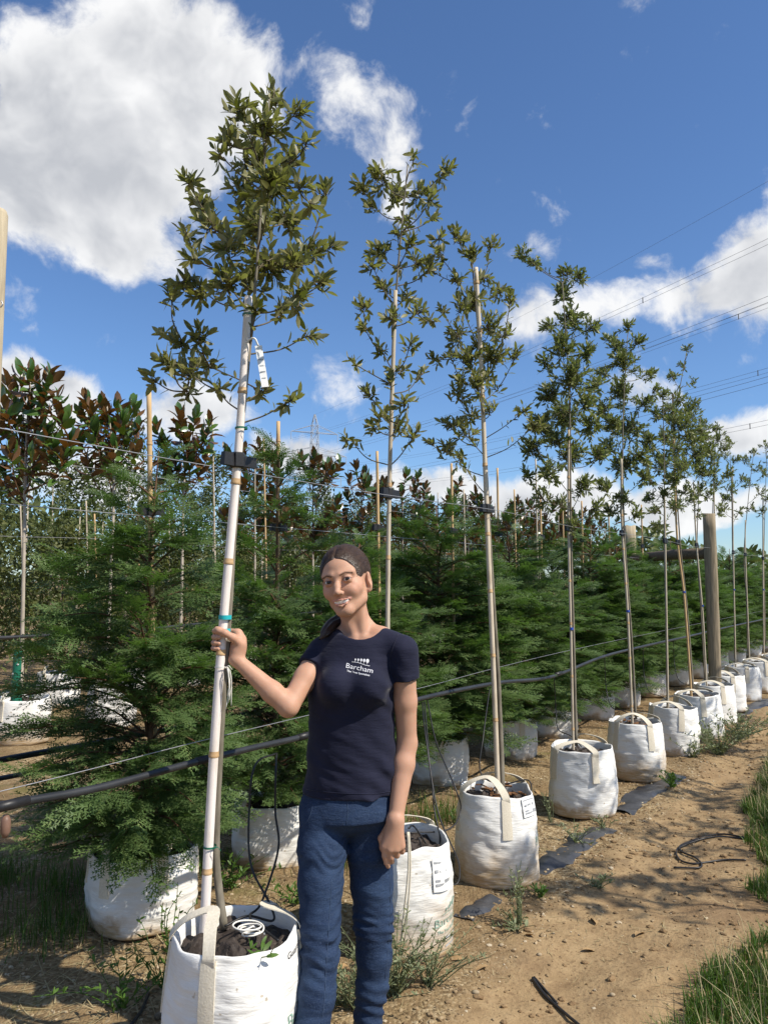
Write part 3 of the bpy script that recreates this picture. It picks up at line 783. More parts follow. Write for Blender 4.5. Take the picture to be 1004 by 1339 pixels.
# -- the other trees of the row: front edge of the bag (px, py), trunk pixels, crown pixels
T2_blobs = [(475, 250, 17), (500, 235, 22), (540, 212, 11), (580, 225, 16), (520, 255, 24), (545, 255, 18), (562, 262, 12), (490, 272, 12), (530, 288, 14), (500, 335, 20), (488, 350, 12),
    (545, 345, 16), (560, 355, 14), (475, 405, 14), (478, 432, 10), (520, 352, 10), (545, 410, 12), (562, 420, 12), (465, 477, 10), (550, 490, 10), (510, 502, 10), (485, 520, 14),
    (520, 562, 17), (540, 572, 14), (490, 560, 12), (460, 577, 10), (565, 287, 10), (575, 312, 10), (520, 310, 12), (535, 455, 12), (500, 460, 12), (512, 420, 14), (530, 390, 14), (505, 380, 14), (520, 485, 14), (500, 545, 14), (530, 530, 14), (535, 320, 14)]
T3_blobs = [(600, 315, 18), (640, 325, 16), (615, 340, 16), (575, 335, 14), (568, 357, 10), (600, 370, 14), (650, 385, 18), (667, 395, 12), (620, 400, 24), (640, 430, 22), (600, 440, 20),
    (580, 410, 10), (660, 440, 14), (645, 470, 22), (672, 470, 14), (615, 480, 22), (590, 470, 12), (625, 510, 20), (600, 520, 16), (570, 470, 10), (650, 510, 10), (682, 540, 12), (695, 560, 16),
    (610, 570, 16), (585, 590, 18), (590, 560, 18), (602, 602, 12), (565, 582, 10), (640, 540, 12), (630, 365, 16), (605, 405, 16), (628, 455, 18), (605, 500, 16), (635, 495, 16), (618, 545, 16)]
T4_blobs = [(685, 335, 14), (700, 345, 12), (740, 360, 16), (755, 365, 14), (735, 385, 18), (745, 420, 24), (770, 430, 14), (720, 430, 14), (735, 460, 24), (765, 465, 18), (715, 475, 14),
    (745, 500, 30), (720, 520, 22), (775, 505, 18), (740, 545, 30), (710, 560, 22), (770, 560, 20), (700, 590, 22), (745, 600, 26), (780, 600, 20), (720, 620, 20), (690, 625, 14), (760, 640, 18), (735, 660, 14), (712, 655, 16), (775, 665, 14), (748, 690, 12), (728, 580, 20), (765, 530, 18)]
T5_blobs = [(820, 430, 12), (800, 445, 14), (832, 450, 14), (815, 480, 24), (845, 490, 14), (790, 490, 14), (810, 520, 26), (840, 530, 16), (855, 512, 10), (790, 540, 18), (820, 565, 28),
    (845, 580, 16), (795, 590, 20), (815, 610, 24), (840, 625, 14), (790, 640, 16), (815, 655, 16), (800, 560, 20), (832, 600, 18), (800, 670, 14), (830, 675, 12), (808, 455, 16)]
T6_blobs = [(866, 520, 12), (860, 545, 14), (878, 550, 12), (868, 575, 18), (850, 590, 14), (885, 590, 12), (866, 610, 18), (850, 630, 14), (882, 630, 14), (866, 650, 14), (858, 670, 12), (875, 535, 14), (848, 610, 14), (888, 612, 14), (862, 690, 12), (880, 665, 12), (850, 655, 12)]
T7_blobs = [(900, 458, 9), (893, 480, 9), (880, 495, 12), (905, 500, 8), (885, 525, 18), (905, 535, 16), (875, 545, 16), (890, 560, 22), (912, 565, 16), (880, 585, 20), (905, 595, 20), (890, 615, 20), (915, 620, 14), (875, 630, 14), (895, 645, 14), (868, 600, 14), (915, 590, 14), (900, 575, 18), (885, 660, 14), (910, 650, 12), (895, 545, 16)]
T8_blobs = [(905, 545, 12), (918, 560, 14), (908, 580, 14), (925, 590, 14), (912, 610, 14), (930, 620, 12), (915, 640, 12), (905, 655, 10), (920, 575, 12), (930, 600, 12), (925, 650, 12), (912, 672, 10)]
T9_blobs = [(935, 560, 12), (928, 580, 13), (945, 590, 13), (932, 605, 14), (950, 620, 12), (935, 635, 12), (945, 655, 10), (940, 575, 12), (925, 620, 12), (940, 670, 10), (952, 640, 10)]
T10_blobs = [(953, 580, 9), (945, 595, 9), (960, 605, 11), (950, 625, 11), (968, 630, 10), (955, 650, 11), (945, 665, 9), (965, 670, 9)]
T11_blobs = [(985, 592, 9), (975, 605, 10), (990, 615, 11), (978, 635, 11), (992, 645, 10), (980, 665, 9)]
T12_blobs = [(1000, 585, 10), (1010, 600, 12), (1000, 620, 12), (1014, 640, 12), (1002, 655, 10), (995, 670, 9)]
ROW = [ # bag front px,py, rt, rb, h, seed, trunk pixels, stake pixels, clamp y, tie y, blobs, leaf, singles, labels
 (528, 1262, .185, .200, .42, 21, [(514, 1130), (508, 900), (510, 640), (517, 400), (533, 215)], [(506, 1130), (506, 900), (509, 640), (517, 380)], 645, None, T2_blobs, .042, 300, .009, 'cane_grey', .010,
    'slim sparse oak with tufted top rising behind the woman\'s head', 'stained white bag partly hidden behind the woman\'s right-hand leg', 'grey stake rising behind the woman\'s shoulder'),
 (650, 1163, .180, .215, .42, 22, [(657, 1038), (652, 900), (640, 700), (630, 500), (615, 320)], [(651, 1045), (645, 880), (637, 690), (629, 480), (622, 350)], 665, None, T3_blobs, .042, 300, .013, 'cane_pale', .013,
    'oak right of the woman with thick tan stake poking out of its crown', 'white bag with a printed label card, soil stained foot, right of the woman', 'thick tan stake with bare tip, first stake right of the woman'),
 (762, 1073, .195, .208, .40, 23, [(753, 975), (750, 850), (746, 690), (744, 520), (735, 370)], [(749, 975), (746, 830), (743, 690), (743, 560)], 690, 822, T4_blobs, .038, 0, .011, 'cane_grey', .009,
    'bushy oak whose top shoot bends over to the left', 'clean squat white bag standing second right of the woman', 'grey stake with blue tie in the bag second right of the woman'),
 (832, 1021, .195, .212, .41, 24, [(831, 940), (825, 830), (816, 700), (814, 560), (820, 440)], [(826, 940), (820, 800), (813, 690), (812, 600)], 697, 799, T5_blobs, .038, 0, .010, 'cane_grey', .010,
    'upright light green oak third to the right of the woman', 'wrinkled white bag third right of the woman, two straps over its mulch', 'leaning grey stake with blue tie, third right of the woman'),
 (878, 989, .195, .212, .40, 25, [(872, 925), (870, 800), (868, 700), (868, 600), (866, 520)], [(873, 925), (869, 700), (868, 640)], 707, None, T6_blobs, .038, 0, .008, 'cane_grey', .009,
    'slender oak fourth right of the woman, its stem slightly wavy', 'white bag fourth right of the woman, tilted towards the path', 'thin stake fourth right of the woman, without a tie'),
 (914, 967, .195, .212, .40, 26, [(906, 905), (898, 800), (888, 700), (882, 560), (897, 460)], [(903, 905), (894, 780), (884, 690), (879, 515)], 709, 774, T7_blobs, .038, 0, .010, 'cane_tan', .011,
    'oak with bare crooked top shoot and dense dark crown by the timber post', 'bluish shaded white bag fifth right of the woman, dappled by leaf shadow', 'strongly leaning stake with blue tie, left of the timber post'),
 (934, 948, .19, .205, .40, 27, [(921, 890), (916, 800), (911, 715), (913, 640), (915, 545)], [(923, 890), (918, 800), (910, 710), (906, 630)], 713, 792, T8_blobs, .038, 0, .008, 'cane_grey', .009,
    'thin oak just left of the square timber post', 'white bag squeezed sixth right of the woman before the timber post', 'thin dark stake just left of the timber post'),
 (950, 931, .19, .205, .40, 28, [(939, 880), (936, 800), (931, 715), (932, 640), (936, 560)], [(940, 880), (934, 700), (933, 640)], 716, None, T9_blobs, .038, 0, .008, 'cane_grey', .009,
    'thin oak growing directly in front of the timber post', 'white bag at the foot of the timber post with a torn rim', 'thin stake standing against the front of the timber post'),
 (971, 917, .195, .212, .41, 29, [(960, 862), (959, 780), (957, 720), (956, 650), (953, 575)], [(961, 862), (958, 720), (957, 610)], 722, 771, T10_blobs, .038, 0, .008, 'cane_grey', .009,
    'straight thin oak first right of the timber post', 'tall white bag first right of the timber post', 'straight stake with blue tie, first right of the timber post'),
 (992, 906, .195, .212, .41, 30, [(977, 855), (975, 780), (972, 725), (978, 650), (985, 590)], [(979, 855), (974, 725), (974, 680)], 725, None, T11_blobs, .038, 0, .008, 'cane_grey', .009,
    'dark stemmed thin oak second right of the timber post', 'white bag second right of the timber post near the picture edge', 'dark stake second right of the timber post'),
 (1016, 896, .195, .212, .41, 31, [(1000, 842), (999, 780), (998, 730), (1000, 650), (1002, 585)], [(998, 842), (997, 730), (997, 650)], 730, 771, T12_blobs, .038, 0, .008, 'cane_grey', .010,
    'last visible oak of the row at the right picture edge', 'farthest white bag of the row, cut by the right picture edge', 'stake with blue tie at the right picture edge'),
]
for i, (bx_, by_, rt, rb, h, sd_, tp, sp, cl, tie, blobs, leaf, singles, r0, smat, srad, lt, lb, ls) in enumerate(ROW):
    c = front_to_center(bx_, by_, rb)
    big = i < 4
    loops = {0: ((-2.1, -2.75), (.9, 2.0)), 1: ((-1.45, -2.9), (.6, 1.9)), 2: ((-1.40, -2.7), (.5, 1.6)), 3: ((-1.35, -2.6), (.3, 1.5))}.get(i, ((-1.5 - .1 * (i % 3), -2.9), (.4, 1.7)))
    make_bag(c, lb, BAGS, rt, rb, h, sd_, 'bag_fabric_stained' if i in (0, 1, 3) else 'bag_fabric', loops, i < 6, {0: (-.95, .30, .17), 1: (-.62, .48, .15)}.get(i), {0: (-.98, .62, .075, .12), 1: (-1.02, .80, .090, .085)}.get(i), i in (1, 3), None, {4: .06, 5: -.03}.get(i, 0))
    oak_tree('evergreen_oak', lt, TREES, [(x, y, .0) for x, y in tp], c.y, blobs, leaf, r0, .005, singles, 1.9 if i < 2 else 3.4, .16 + .02 * min(i, 3), 40 + i)
    make_stake(ls, STK, [(x, y, -.025) for x, y in sp], c.y, srad, smat, cl, ((tie, 'blue_tie', .016),) if tie else (), i < 4, 60 + i)

# -- a second staked row on the other side of the path, outside the picture: its crowns throw the dappled shade on the path
gen = np.random.default_rng(5)
def free_oak(t, s, label, seed, hgt=3.2, n=26):
    p = row_pt(t, s); r = np.random.default_rng(seed)
    global rng
    rng = r
    root = empty('evergreen_oak', (p.x, p.y, .3), label, 'tree', 'oaks across the path')
    mb = MB(); pts = smoothpath([(0, 0, 0), (.02, .01, 1.0), (.0, .03, 2.0), (.03, .0, hgt - .4)], 6); mb.tube(pts, np.linspace(.016, .006, len(pts)), 7); mb.build('trunk', M_('bark_grey'), root)
    PP, DD, NN_ = [], [], []; br = MB()
    for i in range(n):
        z = r.uniform(1.35, hgt - .2); rad = .42 * (1 - .55 * abs(z - 2.0) / 1.4) * math.sqrt(r.uniform(.1, 1)); a = r.uniform(0, 6.28)
        c = np.array([math.cos(a) * rad, math.sin(a) * rad, z]); st = polyline_at(pts, z - .2)
        br.tube([st, (st + c) / 2, c], [.005, .004, .002], 4, cap=False)
        for k in range(4):
            p_, d_, n_ = twig_leaves(c, c + norm(r.normal(size=3) + np.array([0, 0, .3])) * .14, .055, .012); PP.append(p_); DD.append(d_); NN_.append(n_)
    br.build('branch', M_('twig'), root)['kind'] = 'stuff'
    PP, DD, NN_ = map(np.concatenate, (PP, DD, NN_)); k = len(PP)
    leaf_mass('crown', OAKT[0], PP, frames(DD, NN_), .058 * r.uniform(.7, 1.2, k), r.uniform(0, 1, k), M_('oak_leaf_far'), root)['kind'] = 'stuff'
    make_bag((p.x, p.y), 'white bag across the path at station %s' % ORD[int((t + 1) / 1.5) + 1], 'bags across the path', .195, .212, .41, 90, 'bag_fabric', key='plain', detail=False)
for i, (t, s) in enumerate(((1.3, 3.0), (2.4, 3.15), (3.4, 3.0), (5.0, 2.9), (6.6, 2.8), (8.0, 2.8))):
    free_oak(t, s, 'oak across the path, %s from the camera' % ORD[i + 1], 200 + i)
# ================================================================== SECOND ROW: cypresses
def spray_template(seed):
    r = np.random.default_rng(seed); V = []; Fc = []
    def tri(a, b, c): 
        n = len(V); V.extend([a, b, c]); Fc.append((n, n + 1, n + 2))
    tl = [0.0]
    def z(x, y): return -.16 * x * x - .25 * y * y + .02 + tl[0] * abs(y)
    def pt(x, y): return (x, y, z(x, y))
    tri(pt(0, -.016), pt(1.0, 0), pt(0, .016))
    x = .10; side = 1
    while x < .97:
        L = .44 * (1 - x) ** .7 * (.55 + .45 * min(1, x / .3)) + .05; ang = R(38 + r.uniform(-6, 6)) * side
        ca, sa = math.cos(ang), math.sin(ang); w = .034
        bx, by = x, 0; tl[0] = r.uniform(-.45, .6)
        def q(u, v): return pt(bx + ca * u - sa * v, by + sa * u + ca * v)
        tri(q(0, -w * .6), q(L, 0), q(0, w * .6))
        m = max(2, int(L / .085))
        for i in range(m):
            u = L * (i + .7) / (m + .3); l2 = (.06 + .18 * L) * (1 - .45 * i / m)
            for sg in (1, -1):
                a2 = R(40) * sg; c2, s2 = math.cos(a2), math.sin(a2)
                p0 = q(u - w * .5, 0); p1 = q(u + c2 * l2, s2 * l2); p2 = q(u + w * .9, 0)
                tri(p0, p1, p2) if sg > 0 else tri(p0, p2, p1)
        x += .062; side = -side
    return np.array(V), np.array(Fc)
SPR = [spray_template(1), spray_template(2)]
def cypress_crown(seed, hgt, prof, nbr, per, spr=.20, z0=.0, lopside=None, zs=1.0):
    r = np.random.default_rng(seed)
    PP, DD, NN_, SZ, LV = [], [], [], [], []; br = MB()
    for i in range(nbr):
        bl = r.uniform(.55, 1.25)
        z = hgt * (1 - (1 - (i + r.uniform(0, 1)) / nbr) ** .85) * .97 + z0
        if z > zs and r.uniform() > .34: continue
        a = i * 2.399 + r.uniform(-.4, .4); Lr = np.interp(z, [p[0] for p in prof], [p[1] for p in prof]) * r.uniform(.72, 1.12)
        if lopside: Lr *= 1 + lopside[1] * math.cos(a - lopside[0])
        rise = R(r.uniform(8, 36)) if z > .5 else R(r.uniform(6, 22)); top = np.clip((z - hgt * .75) / (hgt * .25), 0, 1); rise = rise + top * R(25)
        d = np.array([math.cos(a) * math.cos(rise), math.sin(a) * math.cos(rise), math.sin(rise)])
        A = np.array([0, 0, z - .25 * Lr]); B = A + d * Lr; mid = (A + B) / 2 + np.array([0, 0, .06 * Lr])
        B = B + np.array([0, 0, -.10 * Lr])
        path = smoothpath([A, mid, B], 6); br.tube(path, np.linspace(.006, .0018, len(path)), 5, cap=False)
        k = max(3, int(per * (.35 + Lr / .45 * .65)))
        side = norm(np.cross(np.array([0, 0, 1.0]), d))
        for j in range(k):
            q = .18 + .82 * (j + r.uniform(0, .8)) / k; q = min(q, 1.0)
            p = path[int(q * (len(path) - 1))] + r.normal(0, .012, 3)
            sg = 1 if (j % 2) else -1; sp = (1.0 - .75 * q) if q < .97 else 0
            dd = norm(d * (.55 + .5 * q) + side * sg * sp * r.uniform(.6, 1.2) + np.array([0, 0, r.uniform(-.28, .22)]) + r.normal(0, .14, 3))
            nn = norm(np.array([0, 0, 1.0]) + d * r.uniform(-.3, .6) + side * r.uniform(-.55, .55) + r.normal(0, .2, 3))
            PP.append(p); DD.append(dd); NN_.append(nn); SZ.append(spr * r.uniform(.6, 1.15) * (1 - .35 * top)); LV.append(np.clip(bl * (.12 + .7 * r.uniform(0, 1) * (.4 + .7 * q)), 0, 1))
    PP, DD, NN_ = map(np.array, (PP, DD, NN_)); SZ = np.array(SZ); LV = np.array(LV); Rm = frames(DD, NN_)
    Vs, Fs, Ls, n0 = [], [], [], 0
    for ti, (V, Fc) in enumerate(SPR):
        m = (np.arange(len(PP)) % 2) == ti; n = m.sum(); k = len(V)
        W = PP[m][:, None] + np.einsum('nij,kj->nki', Rm[m], V) * SZ[m][:, None, None]
        Vs.append(W.reshape(-1, 3)); Fs.append((Fc[None] + (np.arange(n) * k)[:, None, None]).reshape(-1, 3) + n0); n0 += n * k
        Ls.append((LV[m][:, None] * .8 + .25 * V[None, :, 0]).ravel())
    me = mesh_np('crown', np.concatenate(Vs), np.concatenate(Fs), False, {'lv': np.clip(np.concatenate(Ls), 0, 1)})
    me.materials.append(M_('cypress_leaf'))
    bm_ = br.mesh('branch'); bm_.materials.append(M_('bark_brown'))
    tr = MB(); tp = smoothpath([(0, 0, -.1), (.015, .0, hgt * .3), (-.01, .01, hgt * .65), (.02, 0, hgt)], 6); tr.tube(tp, np.linspace(.016, .003, len(tp)), 7); tm = tr.mesh('trunk'); tm.materials.append(M_('bark_brown'))
    return me, bm_, tm
CYP = 'clipped cypress trees of the second row'
def place_cypress(loc, meshes, label, rz=0, sc=1.0, lean=0, wide=1.0):
    root = empty('cypress_tree', loc, label, 'tree', CYP); root.rotation_euler = (lean, 0, rz); root.scale = (sc * wide, sc * wide, sc)
    link('trunk', meshes[2], None, root); link('branch', meshes[1], None, root)['kind'] = 'stuff'
    link('crown', meshes[0], None, root)['kind'] = 'stuff'
    return root
profN = [(0, .36), (.25, .52), (.75, .52), (1.0, .47), (1.25, .36), (1.45, .20), (1.7, .07)]
C1m = cypress_crown(301, 1.72, [(0, .34), (.2, .50), (.5, .52), (.85, .50), (1.05, .44), (1.33, .29), (1.5, .15), (1.75, .07)], 160, 17, .185, .05, (3.4, .15), .92)
C2m = cypress_crown(302, 1.95, [(0, .34), (.25, .50), (.8, .50), (1.05, .44), (1.3, .32), (1.55, .18), (1.95, .08)], 150, 17, .18, .05, None, 1.1)
CV = [cypress_crown(303 + i, 1.52 + .1 * i, profN, 145, 18, .185, .05, None, 1.15 + .05 * i) for i in range(3)]
c1 = front_to_center(185, 1224, .2); c2 = front_to_center(358, 1134, .2)
BAG2 = 'white bags under the cypresses'; ST2 = 'tan canes of the cypress row'
make_bag(c1, 'squat white bag under the bushy cypress at the left', BAG2, .225, .222, .31, 51, 'bag_fabric', ((-1.95, -2.9), (-.9, 0.3)), True)
place_cypress((c1.x, c1.y, .32), C1m, 'big bushy cypress left of the tall held stake', .3)
make_bag(c2, 'white bag under the cypress, between the held oak and the woman', BAG2, .215, .215, .31, 52, 'bag_fabric', ((-2.2, -3.1), (.5, 1.6)), True)
place_cypress((c2.x, c2.y, .32), C2m, 'cypress right of the held stake, its thin top against a cloud', 2.2)
make_stake('tan bamboo cane in the bushy left cypress', ST2, [(204, 1040, .05), (199, 800, .05), (195, 508, .05)], c1.y, .0135, 'cane_tan', 668, (), True, 81)
make_stake('tan cane in the cypress right of the held stake', ST2, [(360, 1000, .05), (363, 760, .05), (364, 551, .05)], c2.y, .0125, 'cane_tan', 690, (), True, 82)
# the rest of the row: stations worked out from the bags that show
t2, s2 = row_ts(c2); s_row2 = -1.05
stations = [(465, 1076, 'cypress hidden behind the woman\'s back', 493, 590, 'cane just left of the slim oak behind the woman'),
            (575, 1028, 'cypress at the woman\'s right elbow, left of the thick tan stake', 590, 606, 'cane between the slim oak and the thick tan stake'),
            (668, 993, 'cypress right behind the thick tan stake', 650, 612, 'leaning cane just right of the thick tan stake'),
            (725, 966, 'cypress behind the squat clean bag, left half', 706, 650, 'short cane above the cypress behind the squat bag'),
            (777, 943, 'cypress right of the stake with bent-over oak top', 760, 655, 'cane right of the bent-over oak'),
            (812, 926, 'cypress behind the leaning third stake', 795, 660, 'cane behind the upright light green oak'),
            (848, 912, 'cypress between the third and fourth stake', 838, 660, 'cane left of the slender wavy oak'),
            (880, 898, 'cypress under the horizontal timber beam', 0, 0, ''), (908, 887, 'cypress just left of the timber post', 0, 0, ''),
            (934, 877, 'cypress right behind the timber post', 0, 0, ''), (958, 868, 'cypress first beyond the timber post', 0, 0, ''),
            (980, 859, 'cypress second beyond the timber post', 0, 0, ''), (1000, 852, 'cypress at the right picture edge', 0, 0, ''), (1022, 845, 'cypress just outside the right picture edge', 0, 0, '')]
cyp_pts = []
for i, (px, py, lb, cx, cyy, cl) in enumerate(stations):
    c = front_to_center(px, py, .2); cyp_pts.append(c)
    make_bag(c, lb.replace('cypress', 'white bag under the cypress', 1), BAG2, .205, .210, .33, 60 + i % 3, 'bag_fabric', ((-1.9 + .3 * (i % 3), -3.0), (.4, 1.5)), i < 4, None, None, False, None if i < 4 else 'cyp%d' % (i % 3))
    place_cypress((c.x, c.y, .32), CV[i % 3], lb, i * 1.7 + .4, .98 + .07 * ((i * 5) % 3 - 1), 0, 1.18 + .06 * (i % 2))
    if cx:
        yt = c.y + .04; zb = P(cx, cyy, yt)
        make_stake(cl, ST2, [(cx + 4, 860, .04), (cx + 2, 740, .04), (cx, cyy, .04)], c.y, .011, 'cane_tan', 690 + i * 4, (), False, 90 + i)
# ================================================================== THIRD ROW: magnolias with brown undersides
MAG = 'magnolias behind the cypress row'
def magnolia(label, trunk, Y0, tips, seed, singles=True, leaf=.165):
    global rng
    rng = np.random.default_rng(seed)
    pts = smoothpath([P(x, y, Y0) for x, y in trunk], 8); base = pts[0].copy(); root = empty('magnolia_tree', base, label, 'tree', MAG); pts = pts - base
    mb = MB(); mb.tube(pts, np.linspace(.020, .008, len(pts)), 8); mb.build('trunk', M_('bark_pale'), root)
    br = MB(); PP, DD, NN_ = [], [], []
    for (px, py) in tips:
        c = np.array(P(px, py, Y0 + rng.uniform(-.35, .35))) - base
        zt = np.clip(c[2] - rng.uniform(.2, .5), 1.2, pts[-1][2]); a = polyline_at(pts, zt)
        path = smoothpath([a, (a + c) / 2 + np.array([0, 0, -.05]) + (c - a) * np.array([.15, .15, 0]), c], 6); br.tube(path, np.linspace(.009, .005, len(path)), 5, cap=False)
        ax = norm(path[-1] - path[-3] + np.array([0, 0, .06]))
        n = 14; U = norm(np.cross(ax, unit(1)[0])); W = np.cross(ax, U); ang = np.arange(n) * 2.4 + rng.uniform(0, 6); el = np.linspace(.2, 1.65, n)
        rad = np.cos(ang)[:, None] * U + np.sin(ang)[:, None] * W
        D = norm(ax * np.cos(el)[:, None] + rad * np.sin(el)[:, None] + rng.normal(0, .1, (n, 3)))
        PP.append(c - ax * (np.linspace(0, .20, n))[:, None]); DD.append(D); NN_.append(norm(ax * .7 - rad * .35 + np.array([0, 0, .2]) + rng.normal(0, .4, (n, 3))) * np.where(rng.uniform(0, 1, (n, 1)) < .42, -1, 1))
    br.build('branch', M_('bark_brown'), root)['kind'] = 'stuff'
    PP, DD, NN_ = map(np.concatenate, (PP, DD, NN_)); k = len(PP); size = leaf * rng.uniform(.75, 1.2, k); Rm = frames(DD, NN_)
    if singles:
        cr = empty('crown'); cr.parent = root; leaf_objects(MAGM, PP, Rm, size, cr)
    else:
        leaf_mass('crown', MAGT[0], PP, Rm, size, rng.uniform(0, 1, k), M_('magnolia_leaf_far'), root)['kind'] = 'stuff'
    return root
M1 = [(10, 500), (28, 490), (40, 487), (65, 492), (60, 515), (8, 530), (40, 528), (25, 560), (78, 540), (86, 548), (50, 560), (15, 590), (70, 585), (92, 575), (45, 600), (32, 622), (-12, 520), (-8, 560), (5, 615), (20, 515), (55, 540), (35, 580), (2, 545), (62, 565), (75, 520), (18, 540), (50, 500), (85, 600), (-15, 590)]
M2 = [(112, 522), (108, 542), (135, 530), (155, 532), (174, 532), (120, 552), (150, 560), (130, 580), (166, 577), (116, 604), (142, 598), (178, 592), (160, 550), (125, 565), (140, 545), (105, 575), (182, 560), (165, 555), (150, 585), (120, 535)]
M3 = [(215, 582), (240, 562), (255, 547), (268, 572), (230, 602), (272, 592), (205, 562), (250, 604), (245, 580), (222, 620), (262, 615), (235, 545), (275, 555), (258, 580), (215, 605)]
Ym = 7.05
mg1, mg2, mg3 = P(30, 760, Ym), P(147, 760, 7.85), P(240, 760, 8.7)
magnolia('magnolia with big brown-backed leaves at the far left edge', [(28, 905), (31, 760), (33, 640), (36, 560), (40, 500)], Ym, M1, 401)
magnolia('magnolia with brown-backed leaves left of the tan cane', [(140, 870), (145, 760), (149, 650), (147, 580), (140, 530)], 7.85, M2, 402)
magnolia('magnolia between the tan cane and the held stake', [(236, 850), (238, 760), (240, 660), (243, 600), (250, 560)], 8.7, M3, 403)
make_bag((mg1.x, mg1.y + .1), 'white bag under the magnolia at the far left edge', 'bags of the magnolia row', .235, .24, .40, 71, 'bag_fabric_stained', ((-1.9, -3.0), (.5, 1.6)), False)
make_bag((mg2.x, mg2.y + .1), 'white bag under the second magnolia from the left edge', 'bags of the magnolia row', .235, .24, .40, 72, 'bag_fabric', key='magbag', detail=False)
g = empty('trunk_guard', (mg1.x - .012, mg1.y, .40), 'green perforated plastic guard round the leftmost magnolia trunk', 'guard')
mb = MB(); mb.tube([(0, 0, -.05), (.0, 0, .2), (.005, 0, .42)], [.05, .045, .042], 14, cap=False); mb.build('sleeve', M_('green_tie'), g)
for i in range(14):
    a = i * 2.4; mb = MB(); z_ = .02 + i * .028; mb.tube([(math.cos(a) * .046, math.sin(a) * .046, z_ - .0), (math.cos(a) * .049, math.sin(a) * .049, z_)], .009, 8); mb.build('hole', M_('white_plastic'), g)
mrow_t0, mrow_s = row_ts(mg3)
for i in range(13):
    t = mrow_t0 + 1.15 * (i + 1); p = row_pt(t, mrow_s); k = F / p.y; px = 502 + p.x / p.y * F
    hy = 669.5 - F * math.tan(math.atan((3.2 - H) / p.y) - PITCH)
    r_ = np.random.default_rng(430 + i)
    tips = [(px + r_.uniform(-.42, .42) * k, hy + r_.uniform(0, 1.1) * k) for _ in range(24)]
    magnolia('magnolia %s in line behind the cypress hedge, counted from the held stake' % ORD[min(i + 1, 12)] if i < 12 else 'farthest magnolia behind the cypress hedge at the right', [(px, 669.5 - F * math.tan(math.atan((.35 - H) / p.y) - PITCH)), (px, 669.5 - F * math.tan(math.atan((1.5 - H) / p.y) - PITCH)), (px, hy + .2 * k)], p.y, tips, 440 + i, False, .15)

# ================================================================== FARTHER ROWS
def column_crown(seed, h, rad, n, leaf, z0=.35, T=OAKT[0], clump=90):
    r = np.random.default_rng(seed); C = []
    for i in range(clump):
        z = r.uniform(z0, h); q = 1 - max(0, (z - h * .55) / (h * .45)) ** 1.6; a = r.uniform(0, 6.28); rr = rad * q * math.sqrt(r.uniform(.15, 1)); C.append((math.cos(a) * rr, math.sin(a) * rr, z))
    C = np.array(C); idx = r.integers(0, clump, n); pos = C[idx] + r.normal(0, rad * .17, (n, 3)); D = norm(r.normal(size=(n, 3)) + np.array([0, 0, .3])); Nn = norm(r.normal(size=(n, 3)) + np.array([0, 0, 1.0]))
    V, Fc = T; k = len(V); size = leaf * r.uniform(.6, 1.2, n)
    W = pos[:, None] + np.einsum('nij,kj->nki', frames(D, Nn), V) * size[:, None, None]
    lv = np.clip(r.uniform(0, 1, clump)[idx] * .7 + r.uniform(0, .3, n), 0, 1)
    return mesh_np('crown', W.reshape(-1, 3), (Fc[None] + (np.arange(n) * k)[:, None, None]).reshape(-1, Fc.shape[1]), True, {'lv': np.repeat(lv, k)})
FARM = [column_crown(500 + i, 3.1 + .2 * i, .50, 2600, .085) for i in range(3)]
for m_ in FARM: m_.materials.append(M_('far_leaf'))
SHRM = [column_crown(510 + i, 1.75 + .15 * i, .55, 2600, .075, .3) for i in range(2)]
for m_ in SHRM: m_.materials.append(M_('shrub_leaf'))
mb = MB(); mb.tube([(0, 0, 0), (.02, 0, 1.2), (0, .02, 2.6)], [.025, .018, .006], 6); FTR = mb.mesh('trunk'); FTR.materials.append(M_('bark_pale'))
mb = MB(); mb.tube([(0, 0, 0), (.02, 0, .6), (0, .02, 1.3)], [.02, .014, .006], 6); STR = mb.mesh('trunk'); STR.materials.append(M_('bark_brown'))
r_ = np.random.default_rng(9)
def in_view(p, m=.9): return p.y > 1 and abs(p.x / p.y) < .5 + m / max(p.y, 1)
for j, (s, sp, n) in enumerate(((-8.2, 1.0, 26), (-10.4, 1.1, 30), (-13.0, 1.3, 30))):
    for i in range(n):
        p = row_pt(-6 + i * sp + r_.uniform(-.2, .2), s + r_.uniform(-.15, .15))
        if not in_view(p, 2.5): continue
        root = empty('nursery_tree', (p.x, p.y, .25), ['slender leafy young tree in the row behind the magnolias', 'leafy tree in the second row behind the magnolias', 'leafy tree in the third row behind the magnolias'][j], 'tree', 'leafy trees in row %s behind the magnolias' % ['one', 'two', 'three'][j])
        root.rotation_euler = (0, 0, r_.uniform(0, 6)); sc = r_.uniform(.85, 1.12); root.scale = (1, 1, sc)
        link('trunk', FTR, None, root); link('crown', FARM[i % 3], None, root)['kind'] = 'stuff'
for i in range(18):
    p = row_pt(-5.2 + i * 1.0, -6.6 + r_.uniform(-.1, .1))
    if not in_view(p, 1.5): continue
    root = empty('shrub', (p.x, p.y, .28), 'yellowish green shrub in a white bag between the magnolias and the leafy trees', 'shrub', 'shrubs behind the magnolias'); root.rotation_euler = (0, 0, r_.uniform(0, 6))
    link('trunk', STR, None, root); link('crown', SHRM[i % 2], None, root)['kind'] = 'stuff'
    make_bag((p.x, p.y), 'white bag holding a yellowish shrub behind the magnolias', 'bags of the shrub row', .22, .225, .40, 73, 'bag_fabric', key='magbag')
